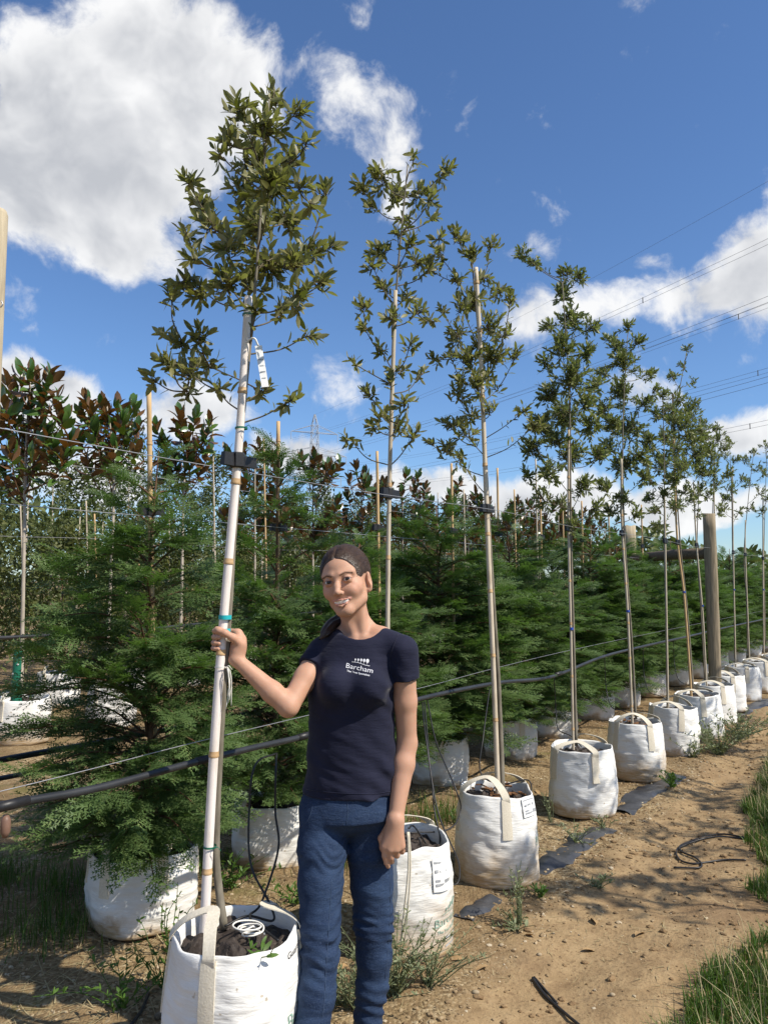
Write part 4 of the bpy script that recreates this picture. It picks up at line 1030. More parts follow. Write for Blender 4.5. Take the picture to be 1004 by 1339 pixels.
# far canes and thin poles standing in the back rows
for i, (px, y0, y1, Y0) in enumerate(((113, 800, 655, 10.5), (124, 800, 672, 10.0), (27, 740, 660, 9.8), (180, 780, 676, 10.4), (278, 720, 552, 9.0), (345, 740, 573, 9.2), (700, 760, 600, 10.6), (672, 760, 640, 10.2), (606, 770, 640, 10.0), (735, 770, 650, 11.0))):
    make_stake('thin cane standing in the back rows, %s from the left' % ORD[[3, 4, 1, 5, 6, 7, 10, 9, 8, 11][i]], 'canes of the back rows', [(px + 3, y0, 0), (px, y1, 0)], Y0, .012, 'cane_tan' if i % 2 else 'cane_grey', None, (), False, 120 + i)
# hedgerow and woods that close the horizon all round
def hedgerow(seed, rad, h, n, leaf):
    r = np.random.default_rng(seed); a = r.uniform(0, 2 * np.pi, n); hh = h * (.55 + .35 * vn(np.cos(a) * 9, np.sin(a) * 9, 0 * a, 4) + .25 * vn(np.cos(a) * 30, np.sin(a) * 30, 0 * a, 6))
    z = np.abs(hh) * np.sqrt(r.uniform(0, 1, n)); rr = rad + r.normal(0, 2.2, n); pos = np.stack([np.cos(a) * rr, np.sin(a) * rr, z], -1)
    V, Fc = OAKT[1]; k = len(V); W = pos[:, None] + np.einsum('nij,kj->nki', frames(unit(n), unit(n) + np.array([0, 0, .8])), V) * (leaf * r.uniform(.6, 1.3, n))[:, None, None]
    me = mesh_np('hedgerow', W.reshape(-1, 3), (Fc[None] + (np.arange(n) * k)[:, None, None]).reshape(-1, 3), True, {'lv': np.repeat(r.uniform(0, 1, n), k)})
    o = link('hedgerow', me, M_('far_leaf')); tag(o, 'far green hedgerow closing the horizon behind the nursery rows', 'hedge', None, 'stuff')
hedgerow(77, 55, 6.5, 26000, .9)

# ================================================================== WIRES, PIPES, TUBES
def cable_thing(name, label, cat, pts, rad, mat, group=None, n=10, sides=7):
    base = Vector(pts[0]); mb = MB(); mb.tube(smoothpath([Vector(p) - base for p in pts], n), rad, sides)
    o = mb.build(name, M_(mat), None, loc=base); return tag(o, label, cat, group)
cable_thing('support_wire', 'upper steel wire holding the clamps of the front row', 'wire', [row_pt(t, .03, 1.80 + .012 * math.sin(t * 2.1)) for t in np.arange(-2.4, 14, 1.1)], .0015, 'wire_steel', 'support wires', 3, 5)
s2c = row_ts(c1)[1]
cable_thing('support_wire', 'upper steel wire running through the cypress tops', 'wire', [Vector((c1.x, c1.y, 0)) + ROW_E * t + Vector((0, 0, 1.74)) for t in np.arange(-3, 13, 1.1)], .002, 'wire_steel', 'support wires', 3, 5)
for j, (z, lb) in enumerate(((2.55, 'high twisted wire pair crossing the leftmost magnolia'), (1.85, 'steel wire through the magnolia stems'))):
    pr = row_ts(mg1); cable_thing('support_wire', lb, 'wire', [row_pt(pr[0] + t, pr[1] + .06, z + .015 * math.sin(t * 1.7)) for t in np.arange(-4, 14, 1.2)], .0035 if j == 0 else .002, 'wire_steel', 'support wires', 3, 5)
# black irrigation pipe between the first and second row, with the wire that carries it
def at_s(px, py, s):      # the point on the vertical plane at distance s from the front row, seen at this pixel
    d = pix_dir(px, py); o = Vector((0, 0, H)); k = ((ROW_O - o).dot(ROW_N) + s) / d.dot(ROW_N); return o + d * k
PS = -.24
pipe_px = [(-120, 1083), (-40, 1064), (20, 1050), (130, 1030), (250, 998), (330, 978), (400, 962), (470, 938), (560, 911), (650, 893), (705, 888), (735, 880), (790, 858), (850, 843), (900, 832), (960, 818), (1040, 801)]
pts = [at_s(x, y, PS) for x, y in pipe_px]
root = empty('irrigation_pipe', pts[0], 'thick black irrigation pipe running behind the woman along the front row', 'pipe')
mb = MB(); mb.tube(smoothpath([p - pts[0] for p in pts], 8), .0115, 10); mb.build('pipe', M_('black_pipe'), root)
for x, y in ((14, 1052), (272, 992), (400, 962), (730, 881)):
    c = at_s(x, y, PS) - pts[0]; mb = MB(); mb.tube([c - ROW_E * .05, c + ROW_E * .05], .0140, 12); mb.build('joint_sleeve', M_('black_rubber'), root)
for x, y in ((8, 1072),):
    c = at_s(x, y, PS - .01) - pts[0]; mb = MB(); mb.tube([c + Vector((0, 0, .012)), c, c - Vector((0, 0, .03)), c - Vector((0, 0, .045))], [.007, .013, .013, .007], 10); mb.build('hanger', M_('terracotta_plastic'), root)
wire_px = [(-120, 1062), (0, 1035), (130, 1003), (250, 972), (400, 936), (560, 897), (650, 873), (760, 847), (900, 818), (1040, 790)]
cable_thing('carrier_wire', 'thin pale wire just above the thick black irrigation pipe', 'wire', [at_s(x, y, PS - .02) for x, y in wire_px], .0014, 'wire_steel', 'support wires', 5, 5)
cable_thing('irrigation_pipe', 'black pipe behind the bushy left cypress, upper one', 'pipe', [at_s(x, y, -1.75) for x, y in ((-120, 1018), (0, 994), (100, 976), (200, 958), (330, 932), (480, 898), (700, 848))], .015, 'black_pipe', 'irrigation pipes', 6, 8)
cable_thing('irrigation_pipe', 'black pipe lying low behind the bushy left cypress', 'pipe', [at_s(x, y, -2.3) for x, y in ((-120, 1040), (0, 1018), (75, 1003), (160, 985), (300, 955), (500, 905))], .014, 'black_pipe', 'irrigation pipes', 6, 8)
cable_thing('irrigation_pipe', 'bundle of black pipes in front of the leftmost magnolia trunk', 'pipe', [at_s(x, y, mrow_s + .25) for x, y in ((-80, 836), (0, 834), (60, 831), (110, 830), (200, 822), (420, 800))], .016, 'black_pipe', 'irrigation pipes', 6, 8)
# thin drip tubes hanging from the pipe to the bags
def drip(label, pts, rad=.0035):
    cable_thing('drip_tube', label, 'tube', pts, rad, 'black_rubber', 'black drip tubes', 10, 6)
hang = at_s(362, 985, PS); b1p = Vector((T1c.x, T1c.y, .44))
drip('black drip tube loop hanging left of the woman, left strand', [hang, P(334, 1000, 2.6), P(326, 1060, 2.55), P(328, 1130, 2.5), P(352, 1180, 2.42), b1p + Vector((.10, .04, .012)), b1p + Vector((.02, .07, .012)), b1p + Vector((-.04, .03, .0))])
drip('black drip tube loop hanging left of the woman, right strand', [hang, P(361, 1000, 2.6), P(360, 1060, 2.55), P(364, 1110, 2.5), P(342, 1180, 2.42), b1p + Vector((.03, .05, .018)), b1p + Vector((.10, -.02, .0)), b1p + Vector((.13, -.06, .0))])
b2 = front_to_center(528, 1262, .2); h2 = at_s(552, 918, PS)
drip('black drip tube falling in a wide loop to the stained bag', [h2, P(556, 960, 3.6), P(572, 1060, 3.4), P(600, 1130, 3.35), P(590, 1155, 3.3), P(545, 1085, 3.3), Vector((b2.x + .02, b2.y, .44))])
drip('straight black drip tube entering the stained bag', [h2 + ROW_E * .02, P(560, 980, 3.6), P(568, 1060, 3.4), P(575, 1100, 3.3), P(560, 1140, 3.2), Vector((b2.x + .06, b2.y - .05, .42))])
drip('black drip tube bent towards the labelled bag', [h2 + ROW_E * .05, P(570, 970, 3.7), P(595, 1030, 3.5), P(602, 1060, 3.5), P(585, 1085, 3.4), P(530, 1090, 3.3), P(505, 1105, 3.25), Vector((b2.x - .08, b2.y, .42))])
b3 = front_to_center(650, 1163, .2); h3 = at_s(640, 900, PS)
drip('black drip tube looping over the labelled bag\'s mulch', [h3, P(632, 960, 4.2), P(628, 1010, 4.1), P(655, 1025, 4.05), P(690, 1020, 4.05), P(692, 1040, 4.0), Vector((b3.x + .08, b3.y, .40))])
for i, ((bx_, by_), (hx, hy_)) in enumerate((((762, 1073), (724, 884)), ((832, 1021), (790, 858)), ((878, 989), (840, 846)), ((914, 967), (880, 836)))):
    b = front_to_center(bx_, by_, .2); h_ = at_s(hx, hy_, PS); m = (h_ + b) / 2
    drip('black drip tube drooping from the pipe to the %s bag right of the woman' % ['second', 'third', 'fourth', 'fifth'][i], [h_, h_ + Vector((.02, .05, -.25)), Vector((m.x - .05, m.y + .05, .47)), Vector((b.x - .05, b.y + .08, .45)), Vector((b.x, b.y, .40))])
b2u = Vector((b2.x, b2.y, 0))
mb = MB(); q0 = G(531, 1090, .43) ; q0 = P(533, 1088, b2.y - .21); q1 = P(534, 1135, b2.y - .22); q2 = P(527, 1205, b2.y - .225); q3 = P(524, 1235, b2.y - .225)
mb.tube(smoothpath([Vector((0, 0, 0)), q1 - q0, q2 - q0, q3 - q0], 6), .0045, 6); mb.tube(smoothpath([Vector((.004, 0, 0)), q1 - q0 + Vector((.008, 0, 0)), q2 - q0 + Vector((.012, 0, 0)), q3 - q0 + Vector((-.006, 0, 0))], 6), .004, 6)
tag(mb.build('hanging_strap', M_('strap_webbing'), loc=q0), 'cream strap edge hanging down the front of the stained bag', 'strap')

# ================================================================== TIMBER FRAME, POSTS
def squared_post(name, label, base, top, w, d, mat, rz=0, seed=0):
    root = empty(name, (base[0], base[1], -.05), label, 'post', 'timber posts'); r = np.random.default_rng(seed)
    bm = bmesh.new(); n = 14; rings = []
    for i in range(n + 1):
        q = i / n; z = (top + .05) * q; ring = []
        for k in range(12):
            a = k / 12 * 2 * math.pi; c_, s_ = math.cos(a), math.sin(a); e = .55
            x = w / 2 * math.copysign(abs(c_) ** e, c_); y = d / 2 * math.copysign(abs(s_) ** e, s_); f = 1 + r.uniform(-.03, .03)
            ring.append(bm.verts.new((x * f, y * f, z + (r.uniform(-.01, .01) if i == n else 0))))
        rings.append(ring)
    for a_, b_ in zip(rings[:-1], rings[1:]):
        for k in range(12): bm.faces.new((a_[k], a_[(k + 1) % 12], b_[(k + 1) % 12], b_[k]))
    bm.faces.new(rings[-1]); me = bpy.data.meshes.new('timber'); bm.to_mesh(me); bm.free()
    for p in me.polygons: p.use_smooth = True
    link('timber', me, M_(mat), root); root.rotation_euler[2] = rz
    return root
pA = at_s(935, 900, .02); pA.z = 0
squared_post('timber_post', 'squared brown timber post standing in the front row at the right', pA, 2.18, .13, .115, 'timber_post', -.4, 1)
pB = at_s(822, 700, -1.32); pB.z = 0
squared_post('timber_post', 'round grey post top behind the cypress hedge, left end of the beam', pB, 2.20, .16, .16, 'timber_pale', 0, 2)
mb = MB(); L_ = (pB - pA).length; dB = pB - pA; mb.tube([(0, 0, 0), (dB.x * .4, dB.y * .4, .01), (dB.x, dB.y, .0)], [.06, .062, .058], 12, jit=.04)
tag(mb.build('timber_beam', M_('timber_dark'), loc=(pA.x, pA.y, 1.75)), 'dark round horizontal timber beam between the two posts', 'beam')
# pale post at the left picture edge
pl = P(-27, 700, 3.6); zt = P(0, 273, 3.6).z
mb = MB(); mb.tube([(0, 0, -.1), (0, 0, 1.5), (0, 0, zt - .03), (0, 0, zt - .008), (0, 0, zt)], [.058, .056, .052, .045, .025], 16); r0_ = empty('timber_post', (pl.x + .012, pl.y, 0), 'tall pale round post cut off by the left picture edge', 'post', 'timber posts'); mb.build('timber', M_('timber_pale'), r0_)
mb = MB(); mb.tube(smoothpath([P(2, 393, 3.54) - Vector((pl.x + .012, pl.y, 0)), P(4, 398, 3.54) - Vector((pl.x + .012, pl.y, 0)), P(1, 402, 3.54) - Vector((pl.x + .012, pl.y, 0))], 5), .003, 6); mb.build('staple', M_('wire_steel'), r0_)

# ================================================================== PYLON AND POWER LINES
py = Vector((-18.6, 204, 0)); nxt = Vector((104, -96, 0)); ldir = (nxt - py).normalized(); lside = Vector((ldir.y, -ldir.x, 0))
pyl = empty('electricity_pylon', py, 'grey lattice electricity pylon faint above the far trees', 'pylon')
mb = MB()
def w_at(z): return np.interp(z, [0, 20, 28, 43, 46], [4.2, 2.0, 1.3, .75, .15])
lv_ = [0, 7, 13, 18, 22, 25.5, 29, 32, 35, 38, 41, 43, 46]
for a, b in zip(lv_[:-1], lv_[1:]):
    wa, wb = w_at(a), w_at(b); ca = [lside * (wa * i) + ldir * (wa * j) + Vector((0, 0, a)) for i, j in ((-1, -1), (1, -1), (1, 1), (-1, 1))]; cb = [lside * (wb * i) + ldir * (wb * j) + Vector((0, 0, b)) for i, j in ((-1, -1), (1, -1), (1, 1), (-1, 1))]
    for k in range(4):
        mb.tube([ca[k], cb[k]], .06, 4); mb.tube([ca[k], cb[(k + 1) % 4]], .035, 4); mb.tube([ca[(k + 1) % 4], cb[k]], .07, 4); mb.tube([cb[k], cb[(k + 1) % 4]], .06, 4)
mb.build('lattice', M_('pylon_steel'), pyl, False)
arms = ((29, 7.5), (35, 9.0), (41, 6.5))
for z, w in arms:
    for sg in (-1, 1):
        mb = MB(); tip = lside * (w * sg) + Vector((0, 0, z)); 
        for j in (-1, 1):
            mb.tube([lside * (w_at(z) * sg) + ldir * (w_at(z) * j) + Vector((0, 0, z)), tip], .08, 4); mb.tube([lside * (w_at(z + 2) * sg) + ldir * (w_at(z + 2) * j) + Vector((0, 0, z + 2)), tip], .06, 4)
        mb.tube([tip, tip - Vector((0, 0, 2.2))], .08, 5); mb.build('cross_arm', M_('pylon_steel'), pyl, False)
span = (nxt - py).length
def line_pts(off, z, sag=9): return [py + ldir * (span * q) + lside * off + Vector((0, 0, z - sag * 4 * q * (1 - q))) for q in np.linspace(0, 1, 25)]
cable_thing('power_line', 'topmost single earth wire slanting over the right-hand cloud', 'cable', line_pts(0, 46, 7), .013, 'cable', 'power lines', 2, 4)
for k, (z, w) in enumerate(arms):
    for sg in (-1, 1):
        base = line_pts(w * sg, z - 2.2); root = empty('power_line', base[0], '%s twin conductor of the power lines, %s side' % (['lowest', 'middle', 'upper'][k], 'near' if sg > 0 else 'far'), 'cable', 'power lines')
        for e in (-.25, .25):
            mb = MB(); mb.tube([p - base[0] + Vector((0, 0, e)) for p in base], .015, 4); mb.build('conductor', M_('cable'), root)
        for q in (10, 13, 16):
            mb = MB(); mb.box(base[q] - base[0], (.07, .07, .6)); mb.build('spacer', M_('cable'), root, False)
# ================================================================== GROUND DETAIL
def scatter(n, t0, t1, s0, s1, seed):
    r = np.random.default_rng(seed); t = r.uniform(t0, t1, n); s = r.uniform(s0, s1, n)
    x = ROW_O.x + ROW_E.x * t + ROW_N.x * s; y = ROW_O.y + ROW_E.y * t + ROW_N.y * s
    return x, y, t, s, r
bm = bmesh.new(); bmesh.ops.create_icosphere(bm, subdivisions=1, radius=1.0)
IV = np.array([tuple(v.co) for v in bm.verts]); IF = np.array([[v.index for v in f.verts] for f in bm.faces]); bm.free()
def pebbles(name, label, n, rect, smin, smax, seed, mat='stone', keep=None):
    x, y, t, s, r = scatter(n, *rect, seed)
    if keep is not None: k = keep(t, s, r); x, y = x[k], y[k]; n = len(x)
    sz = smin * (smax / smin) ** (r.uniform(0, 1, n) ** 2.2)
    W = IV[None] * (sz[:, None, None] * r.uniform(.55, 1.3, (n, 1, 3)) * np.array([1, 1, .6])) * r.uniform(.85, 1.15, (n, len(IV), 1))
    a = r.uniform(0, 6.28, n); ca, sa = np.cos(a), np.sin(a)
    W = np.stack([W[..., 0] * ca[:, None] - W[..., 1] * sa[:, None], W[..., 0] * sa[:, None] + W[..., 1] * ca[:, None], W[..., 2]], -1)
    W += np.stack([x, y, gz(x, y) + sz * .15], -1)[:, None]
    me = mesh_np(name, W.reshape(-1, 3), (IF[None] + (np.arange(n) * len(IV))[:, None, None]).reshape(-1, 3), False)
    tag(link(name, me, M_(mat)), label, 'stones', None, 'stuff')
m = NT('gravel_stone'); v = m.coord('Object'); vo = m.node('ShaderNodeTexVoronoi'); vo.inputs['Scale'].default_value = 40; m.L.new(v, vo.inputs['Vector']); sc_ = m.node('ShaderNodeSeparateColor'); m.L.new(vo.outputs['Color'], sc_.inputs[0])
m.color(m.ramp(sc_.outputs[0], [(0, (.13, .085, .045)), (.4, (.25, .175, .095)), (.75, (.34, .255, .15)), (1, (.46, .39, .28))])).rough(.9).spec(.2); m.bump(m.noise(v, 120, 3), .3, .003)
pebbles('gravel', 'small ochre stones strewn over the planting bed and its edge', 22000, (-1.8, 6.5, -2.4, .45), .003, .012, 31, 'gravel_stone')
pebbles('path_stones', 'scattered stones and clods on the trodden path', 5000, (-1.4, 7, .3, 1.4), .002, .014, 32, 'gravel_stone', lambda t, s, r: r.uniform(0, 1, len(t)) < np.clip(1.3 - np.abs(s - .35) * 1.3, .2, 1))
for i, (px, py_, sz) in enumerate(((622, 1296, .014), (625, 1212, .012), (800, 1300, .010), (770, 1185, .012), (655, 1235, .011), (705, 1245, .010))):
    g = G(px, py_); V = IV * sz * np.array([1.2, .9, .7]) * (1 + .2 * rng.uniform(-1, 1, (len(IV), 1)))
    tag(link('stone', mesh_np('stone', V, IF, True), M_('stone'), None, (g.x, g.y, float(gz(g.x, g.y)) + sz * .3)), 'loose stone on the earth, %s' % ['beside the weeds by the stained bag', 'below the labelled bag', 'near the lying black tube', 'in the middle of the path', 'between labelled bag and weeds', 'right of the labelled bag foot'][i], 'stone', 'single loose stones')
# straw and dead grass in the shade of the left cypress
def blades(name, label, cat, n, pos_fn, hmin, hmax, wid, mat, lean, seed, flat=False):
    r = np.random.default_rng(seed); x, y = pos_fn(n, r); n = len(x); h = r.uniform(hmin, hmax, n); a = r.uniform(0, 6.28, n); ln = np.abs(r.normal(0, lean, n)) if not flat else np.full(n, 1.0)
    dx, dy = np.cos(a), np.sin(a); z0 = gz(x, y) - .004; w = wid * r.uniform(.6, 1.3, n)
    V = []
    for q, ww in ((0, 1.0), (.5, .85), (1.0, 0)):
        if flat: zz = z0 + .006 + .02 * r.uniform(0, 1, n) * q; off = h * q
        else: zz = z0 + h * q * np.sqrt(np.clip(1 - (ln * q * .6) ** 2, .1, 1)); off = h * ln * q * q
        cx, cy = x + dx * off, y + dy * off
        if ww: V += [np.stack([cx - dy * w * ww / 2, cy + dx * w * ww / 2, zz], -1), np.stack([cx + dy * w * ww / 2, cy - dx * w * ww / 2, zz], -1)]
        else: V.append(np.stack([cx, cy, zz], -1))
    W = np.stack(V, 1).reshape(-1, 3); b = np.arange(n) * 5
    Fq = np.stack([b, b + 1, b + 3, b + 2], -1); Ft = np.stack([b + 2, b + 3, b + 4], -1)
    me = mesh_np(name, W, [Fq, Ft], True, {'lv': np.repeat(np.clip(r.normal(.4, .3, n), 0, 1), 5)})
    return tag(link(name, me, M_(mat)), label, cat, None, 'stuff')
def grass_pos(n, r):
    t = r.uniform(-1.3, 4.2, n); s = .80 + r.exponential(.5, n); ed = np.clip(1.16 - .10 * t, .92, 1.4) + .18 * vn(t * 1.3, 0 * t, 0 * t, 5) + .10 * vn(t * 4.5, 0 * t, 0 * t, 8)
    x = ROW_O.x + ROW_E.x * t + ROW_N.x * s; y = ROW_O.y + ROW_E.y * t + ROW_N.y * s
    cl = vn(x * 5, y * 5, 0 * x, 11) + .6 * vn(x * 13, y * 13, 0 * x, 12)
    k = (s > ed) & (s < 2.5) & (r.uniform(0, 1, n) < np.clip(.55 + .7 * cl + (s - ed) * .7, 0.04, 1)) & (y > 1.8)
    return x[k], y[k]
blades('grass', 'rough green grass along the right edge of the path', 'grass', 110000, grass_pos, .025, .095, .005, 'grass_blade', .55, 41)
blades('dead_grass', 'dry pale stalks among the grass on the right', 'grass', 5000, grass_pos, .10, .22, .003, 'straw', .6, 42)
def straw_pos(n, r):
    x = r.uniform(-3.2, -.3, n); y = r.uniform(2.4, 5.5, n); k = r.uniform(0, 1, n) < np.clip(.4 + .8 * vn(x * 2.5, y * 2.5, 0 * x, 14), .05, 1); return x[k], y[k]
blades('straw_litter', 'flattened straw and dead stalks on the bed at the left', 'straw', 5200, straw_pos, .05, .22, .0035, 'straw', 1, 43, True)
def litter_pos(n, r):
    t = r.uniform(-1.2, 6, n); s = r.uniform(.25, 1.3, n); x = ROW_O.x + ROW_E.x * t + ROW_N.x * s; y = ROW_O.y + ROW_E.y * t + ROW_N.y * s
    k = r.uniform(0, 1, n) < np.clip(.35 + .9 * vn(x * 3, y * 3, 0 * x, 19), .03, 1); return x[k], y[k]
blades('path_litter', 'short straw bits and twigs littering the path', 'litter', 2600, litter_pos, .012, .06, .003, 'straw', 1, 45, True)
m = NT('clod_earth'); v = m.coord('Object'); m.color(m.ramp(m.noise(v, 30, 4), [(.3, (.15, .095, .05)), (.7, (.30, .205, .11))])).rough(.95).spec(.1); m.bump(m.noise(v, 150, 4), .6, .006)
pebbles('earth_clods', 'dry crumbled clods of soil on the path and along the bags', 3800, (-1.4, 6, .2, 1.25), .004, .020, 34, 'clod_earth', lambda t, s, r: r.uniform(0, 1, len(t)) < np.clip(.45 + .9 * vn(t * 2.2, s * 3.2, 0 * t, 23), .03, 1))
def tuft_pos(n, r):
    c = np.array([(-1.35, 3.35), (-1.75, 3.2), (-1.5, 3.75), (-.95, 4.1), (-.15, 4.2), (-.05, 4.6), (-1.9, 3.9), (.35, 4.9)]); i = r.integers(0, len(c), n); return c[i, 0] + r.normal(0, .11, n), c[i, 1] + r.normal(0, .11, n)
blades('bed_grass', 'green grass tufts growing between the bags of the bed', 'grass', 2600, tuft_pos, .04, .17, .004, 'grass_blade', .5, 44)

# weeds, each its own plant
W = [((515, 1300), .24, 46, .018, 'weed_leaf', 'big grey-green weed clump at the foot of the stained bag', .5, 22), ((470, 1318), .20, 30, .018, 'weed_leaf', 'grey-green weed behind the woman\'s right-hand shoe', .5, 20), ((560, 1290), .18, 24, .016, 'weed_leaf', 'spreading grey-green weed right of the stained bag', .7, 18),
     ((448, 1310), .15, 16, .016, 'weed_leaf', 'pale weed between the woman\'s two legs', .5, 16),
     ((678, 1208), .24, 12, .020, 'weed_leaf', 'thin upright weed with seed heads before the labelled bag', .16, 14), ((672, 1214), .06, 14, .03, 'weed_leaf', 'low leaf rosette at the foot of the thin upright weed', 1.0, 5),
     ((720, 1075), .20, 8, .016, 'weed_leaf', 'thin weed left of the squat clean bag', .2, 10), ((708, 1172), .06, 8, .03, 'green_weed', 'small green weed at the right foot of the labelled bag', .8, 8),
     ((880, 1030), .10, 14, .03, 'green_weed', 'green weed tuft on the path below the fifth bag', .7, 14), ((940, 985), .30, 42, .034, 'weed_leaf', 'large grey-green weed mass beside the shaded fifth bag', .75, 26), ((965, 965), .26, 30, .034, 'weed_leaf', 'weed mass right of the large grey-green one', .75, 24),
     ((905, 990), .14, 16, .03, 'weed_leaf', 'weed at the foot of the fourth bag', .7, 16),
     ((780, 1158), .07, 10, .03, 'weed_leaf', 'tiny weed alone in the middle of the path', .8, 6), ((755, 1100), .09, 12, .024, 'weed_leaf', 'weed growing at the foot of the squat clean bag', .8, 10), ((790, 1080), .08, 8, .022, 'weed_leaf', 'weed beside the black sheet right of the squat bag', .8, 10),
     ((215, 1290), .26, 8, .03, 'green_weed', 'dark leafy weed in the shade left of the nearest bag', .3, 16), ((160, 1320), .18, 10, .03, 'green_weed', 'weed in the bottom left shade', .5, 14), ((222, 1240), .30, 5, .022, 'green_weed', 'tall thin dark weed before the squat left bag', .2, 18),
     ((600, 1075), .10, 10, .03, 'green_weed', 'green weed behind the drip tubes, in the bed', .7, 12), ((390, 1180), .12, 10, .03, 'green_weed', 'green weed in the bed behind the nearest bag', .7, 12), ((300, 1160), .16, 16, .03, 'green_weed', 'green weed tuft behind the held stake\'s foot', .6, 14)]
for i, ((px, py_), h, n, leaf, mat, lb, spread, per) in enumerate(W):
    g = G(px, py_); small_plant('weed', lb, 'weed', (g.x, g.y, float(gz(g.x, g.y))), h, n, leaf, mat, mat, spread, 'weeds', 600 + i, per)

# black ground sheet along the edge of the bed, half buried
def sheet(label, pix, w, seed):
    c = [G(x, y) for x, y in pix]; path = smoothpath(c, 10); n = len(path); T = norm(np.gradient(path, axis=0)); S = np.stack([T[:, 1], -T[:, 0], 0 * T[:, 0]], -1); k = 7; V = []
    r = np.random.default_rng(seed)
    for j in range(k):
        q = j / (k - 1) - .5; ww = w * (1 + .10 * vn(np.arange(n) * .35, np.full(n, seed), 0 * np.arange(n), seed)); p = path + S * (q * ww)[:, None]
        p[:, 2] = gz(p[:, 0], p[:, 1]) + .010 + .012 * vn(p[:, 0] * 14, p[:, 1] * 14, 0 * p[:, 0], seed) - .03 * (abs(q) * 2) ** 4 * (.5 + .5 * vn(np.arange(n) * .5, np.full(n, j), 0 * np.arange(n), seed + 1)); V.append(p)
    V = np.stack(V, 1).reshape(-1, 3); idx = np.arange(n * k).reshape(n, k); Fq = np.stack([idx[:-1, :-1], idx[:-1, 1:], idx[1:, 1:], idx[1:, :-1]], -1).reshape(-1, 4)
    o = link('ground_sheet', mesh_np('ground_sheet', V, Fq), M_('membrane')); tag(o, label, 'plastic sheet', 'black ground sheets')
sheet('torn black plastic sheet between the stained and the labelled bag', [(606, 1200), (625, 1185), (648, 1172)], .10, 1)
sheet('black plastic sheet running from the labelled bag to the squat bag', [(700, 1140), (735, 1118), (765, 1095), (790, 1080)], .17, 2)
sheet('black plastic sheet at the foot of the third bag', [(812, 1062), (835, 1042), (860, 1028), (885, 1014)], .17, 3)
sheet('black plastic scrap beside the first bag beyond the post', [(948, 940), (962, 930), (990, 921), (1015, 915)], .25, 4)
# tubes lying on the path
def lying(label, pix, rad=.006, lift=.008):
    pts = [G(x, y) for x, y in pix]; pts = [Vector((p.x, p.y, float(gz(p.x, p.y)) + lift)) for p in pts]
    cable_thing('drip_tube', label, 'tube', pts, rad, 'black_rubber', 'black drip tubes', 8, 7)
lying('cut black tube lying on the path at the bottom', [(696, 1276), (712, 1296), (735, 1318), (765, 1350)], .0055)
lying('second strand of the cut black tube at the bottom', [(698, 1275), (716, 1294), (728, 1308)], .0045)
lying('black tube coil on the path beside the grass, outer loop', [(975, 1100), (930, 1096), (888, 1104), (886, 1118), (905, 1128), (945, 1126), (975, 1130)], .005)
lying('black tube coil on the path beside the grass, inner loop', [(985, 1102), (940, 1092), (893, 1098), (890, 1110), (910, 1122), (915, 1134), (880, 1133)], .005)
lying('pale bent hose piece in the shade at the bottom left', [(172, 1345), (186, 1322), (194, 1300), (192, 1287)], .006)
mb = MB(); q = G(205, 1332); q2 = G(245, 1300); mb.tube([Vector((0, 0, .014)), Vector((q2.x - q.x, q2.y - q.y, .018))], .011, 10)
tag(mb.build('wooden_stick', M_('timber_dark'), loc=(q.x, q.y, float(gz(q.x, q.y)))), 'dark wooden stick lying at the foot of the nearest bag', 'stick')
# fallen leaves
for i, (px, py_) in enumerate(((206, 1285), (215, 1290), (448, 1243), (455, 1262), (780, 1206), (898, 1168), (640, 1262), (605, 1255), (700, 1225), (760, 1240), (830, 1225), (560, 1060), (650, 1010), (700, 1035))):
    g = G(px, py_); o = link('fallen_leaf', MAGM[1].copy() if i == 0 else bpy.data.meshes['fallen_leaf_mesh'], None, None, (g.x, g.y, float(gz(g.x, g.y)) + .012))
    if i == 0: o.data.name = 'fallen_leaf_mesh'; o.data.materials.clear(); o.data.materials.append(M_('dry_leaf'))
    o.scale = (.07, .07, .07); o.rotation_euler = (rng.uniform(-.4, .4), rng.uniform(-.3, .3), rng.uniform(0, 6)); tag(o, 'dry brown fallen leaf lying on the soil', 'leaf', 'fallen leaves on the soil')
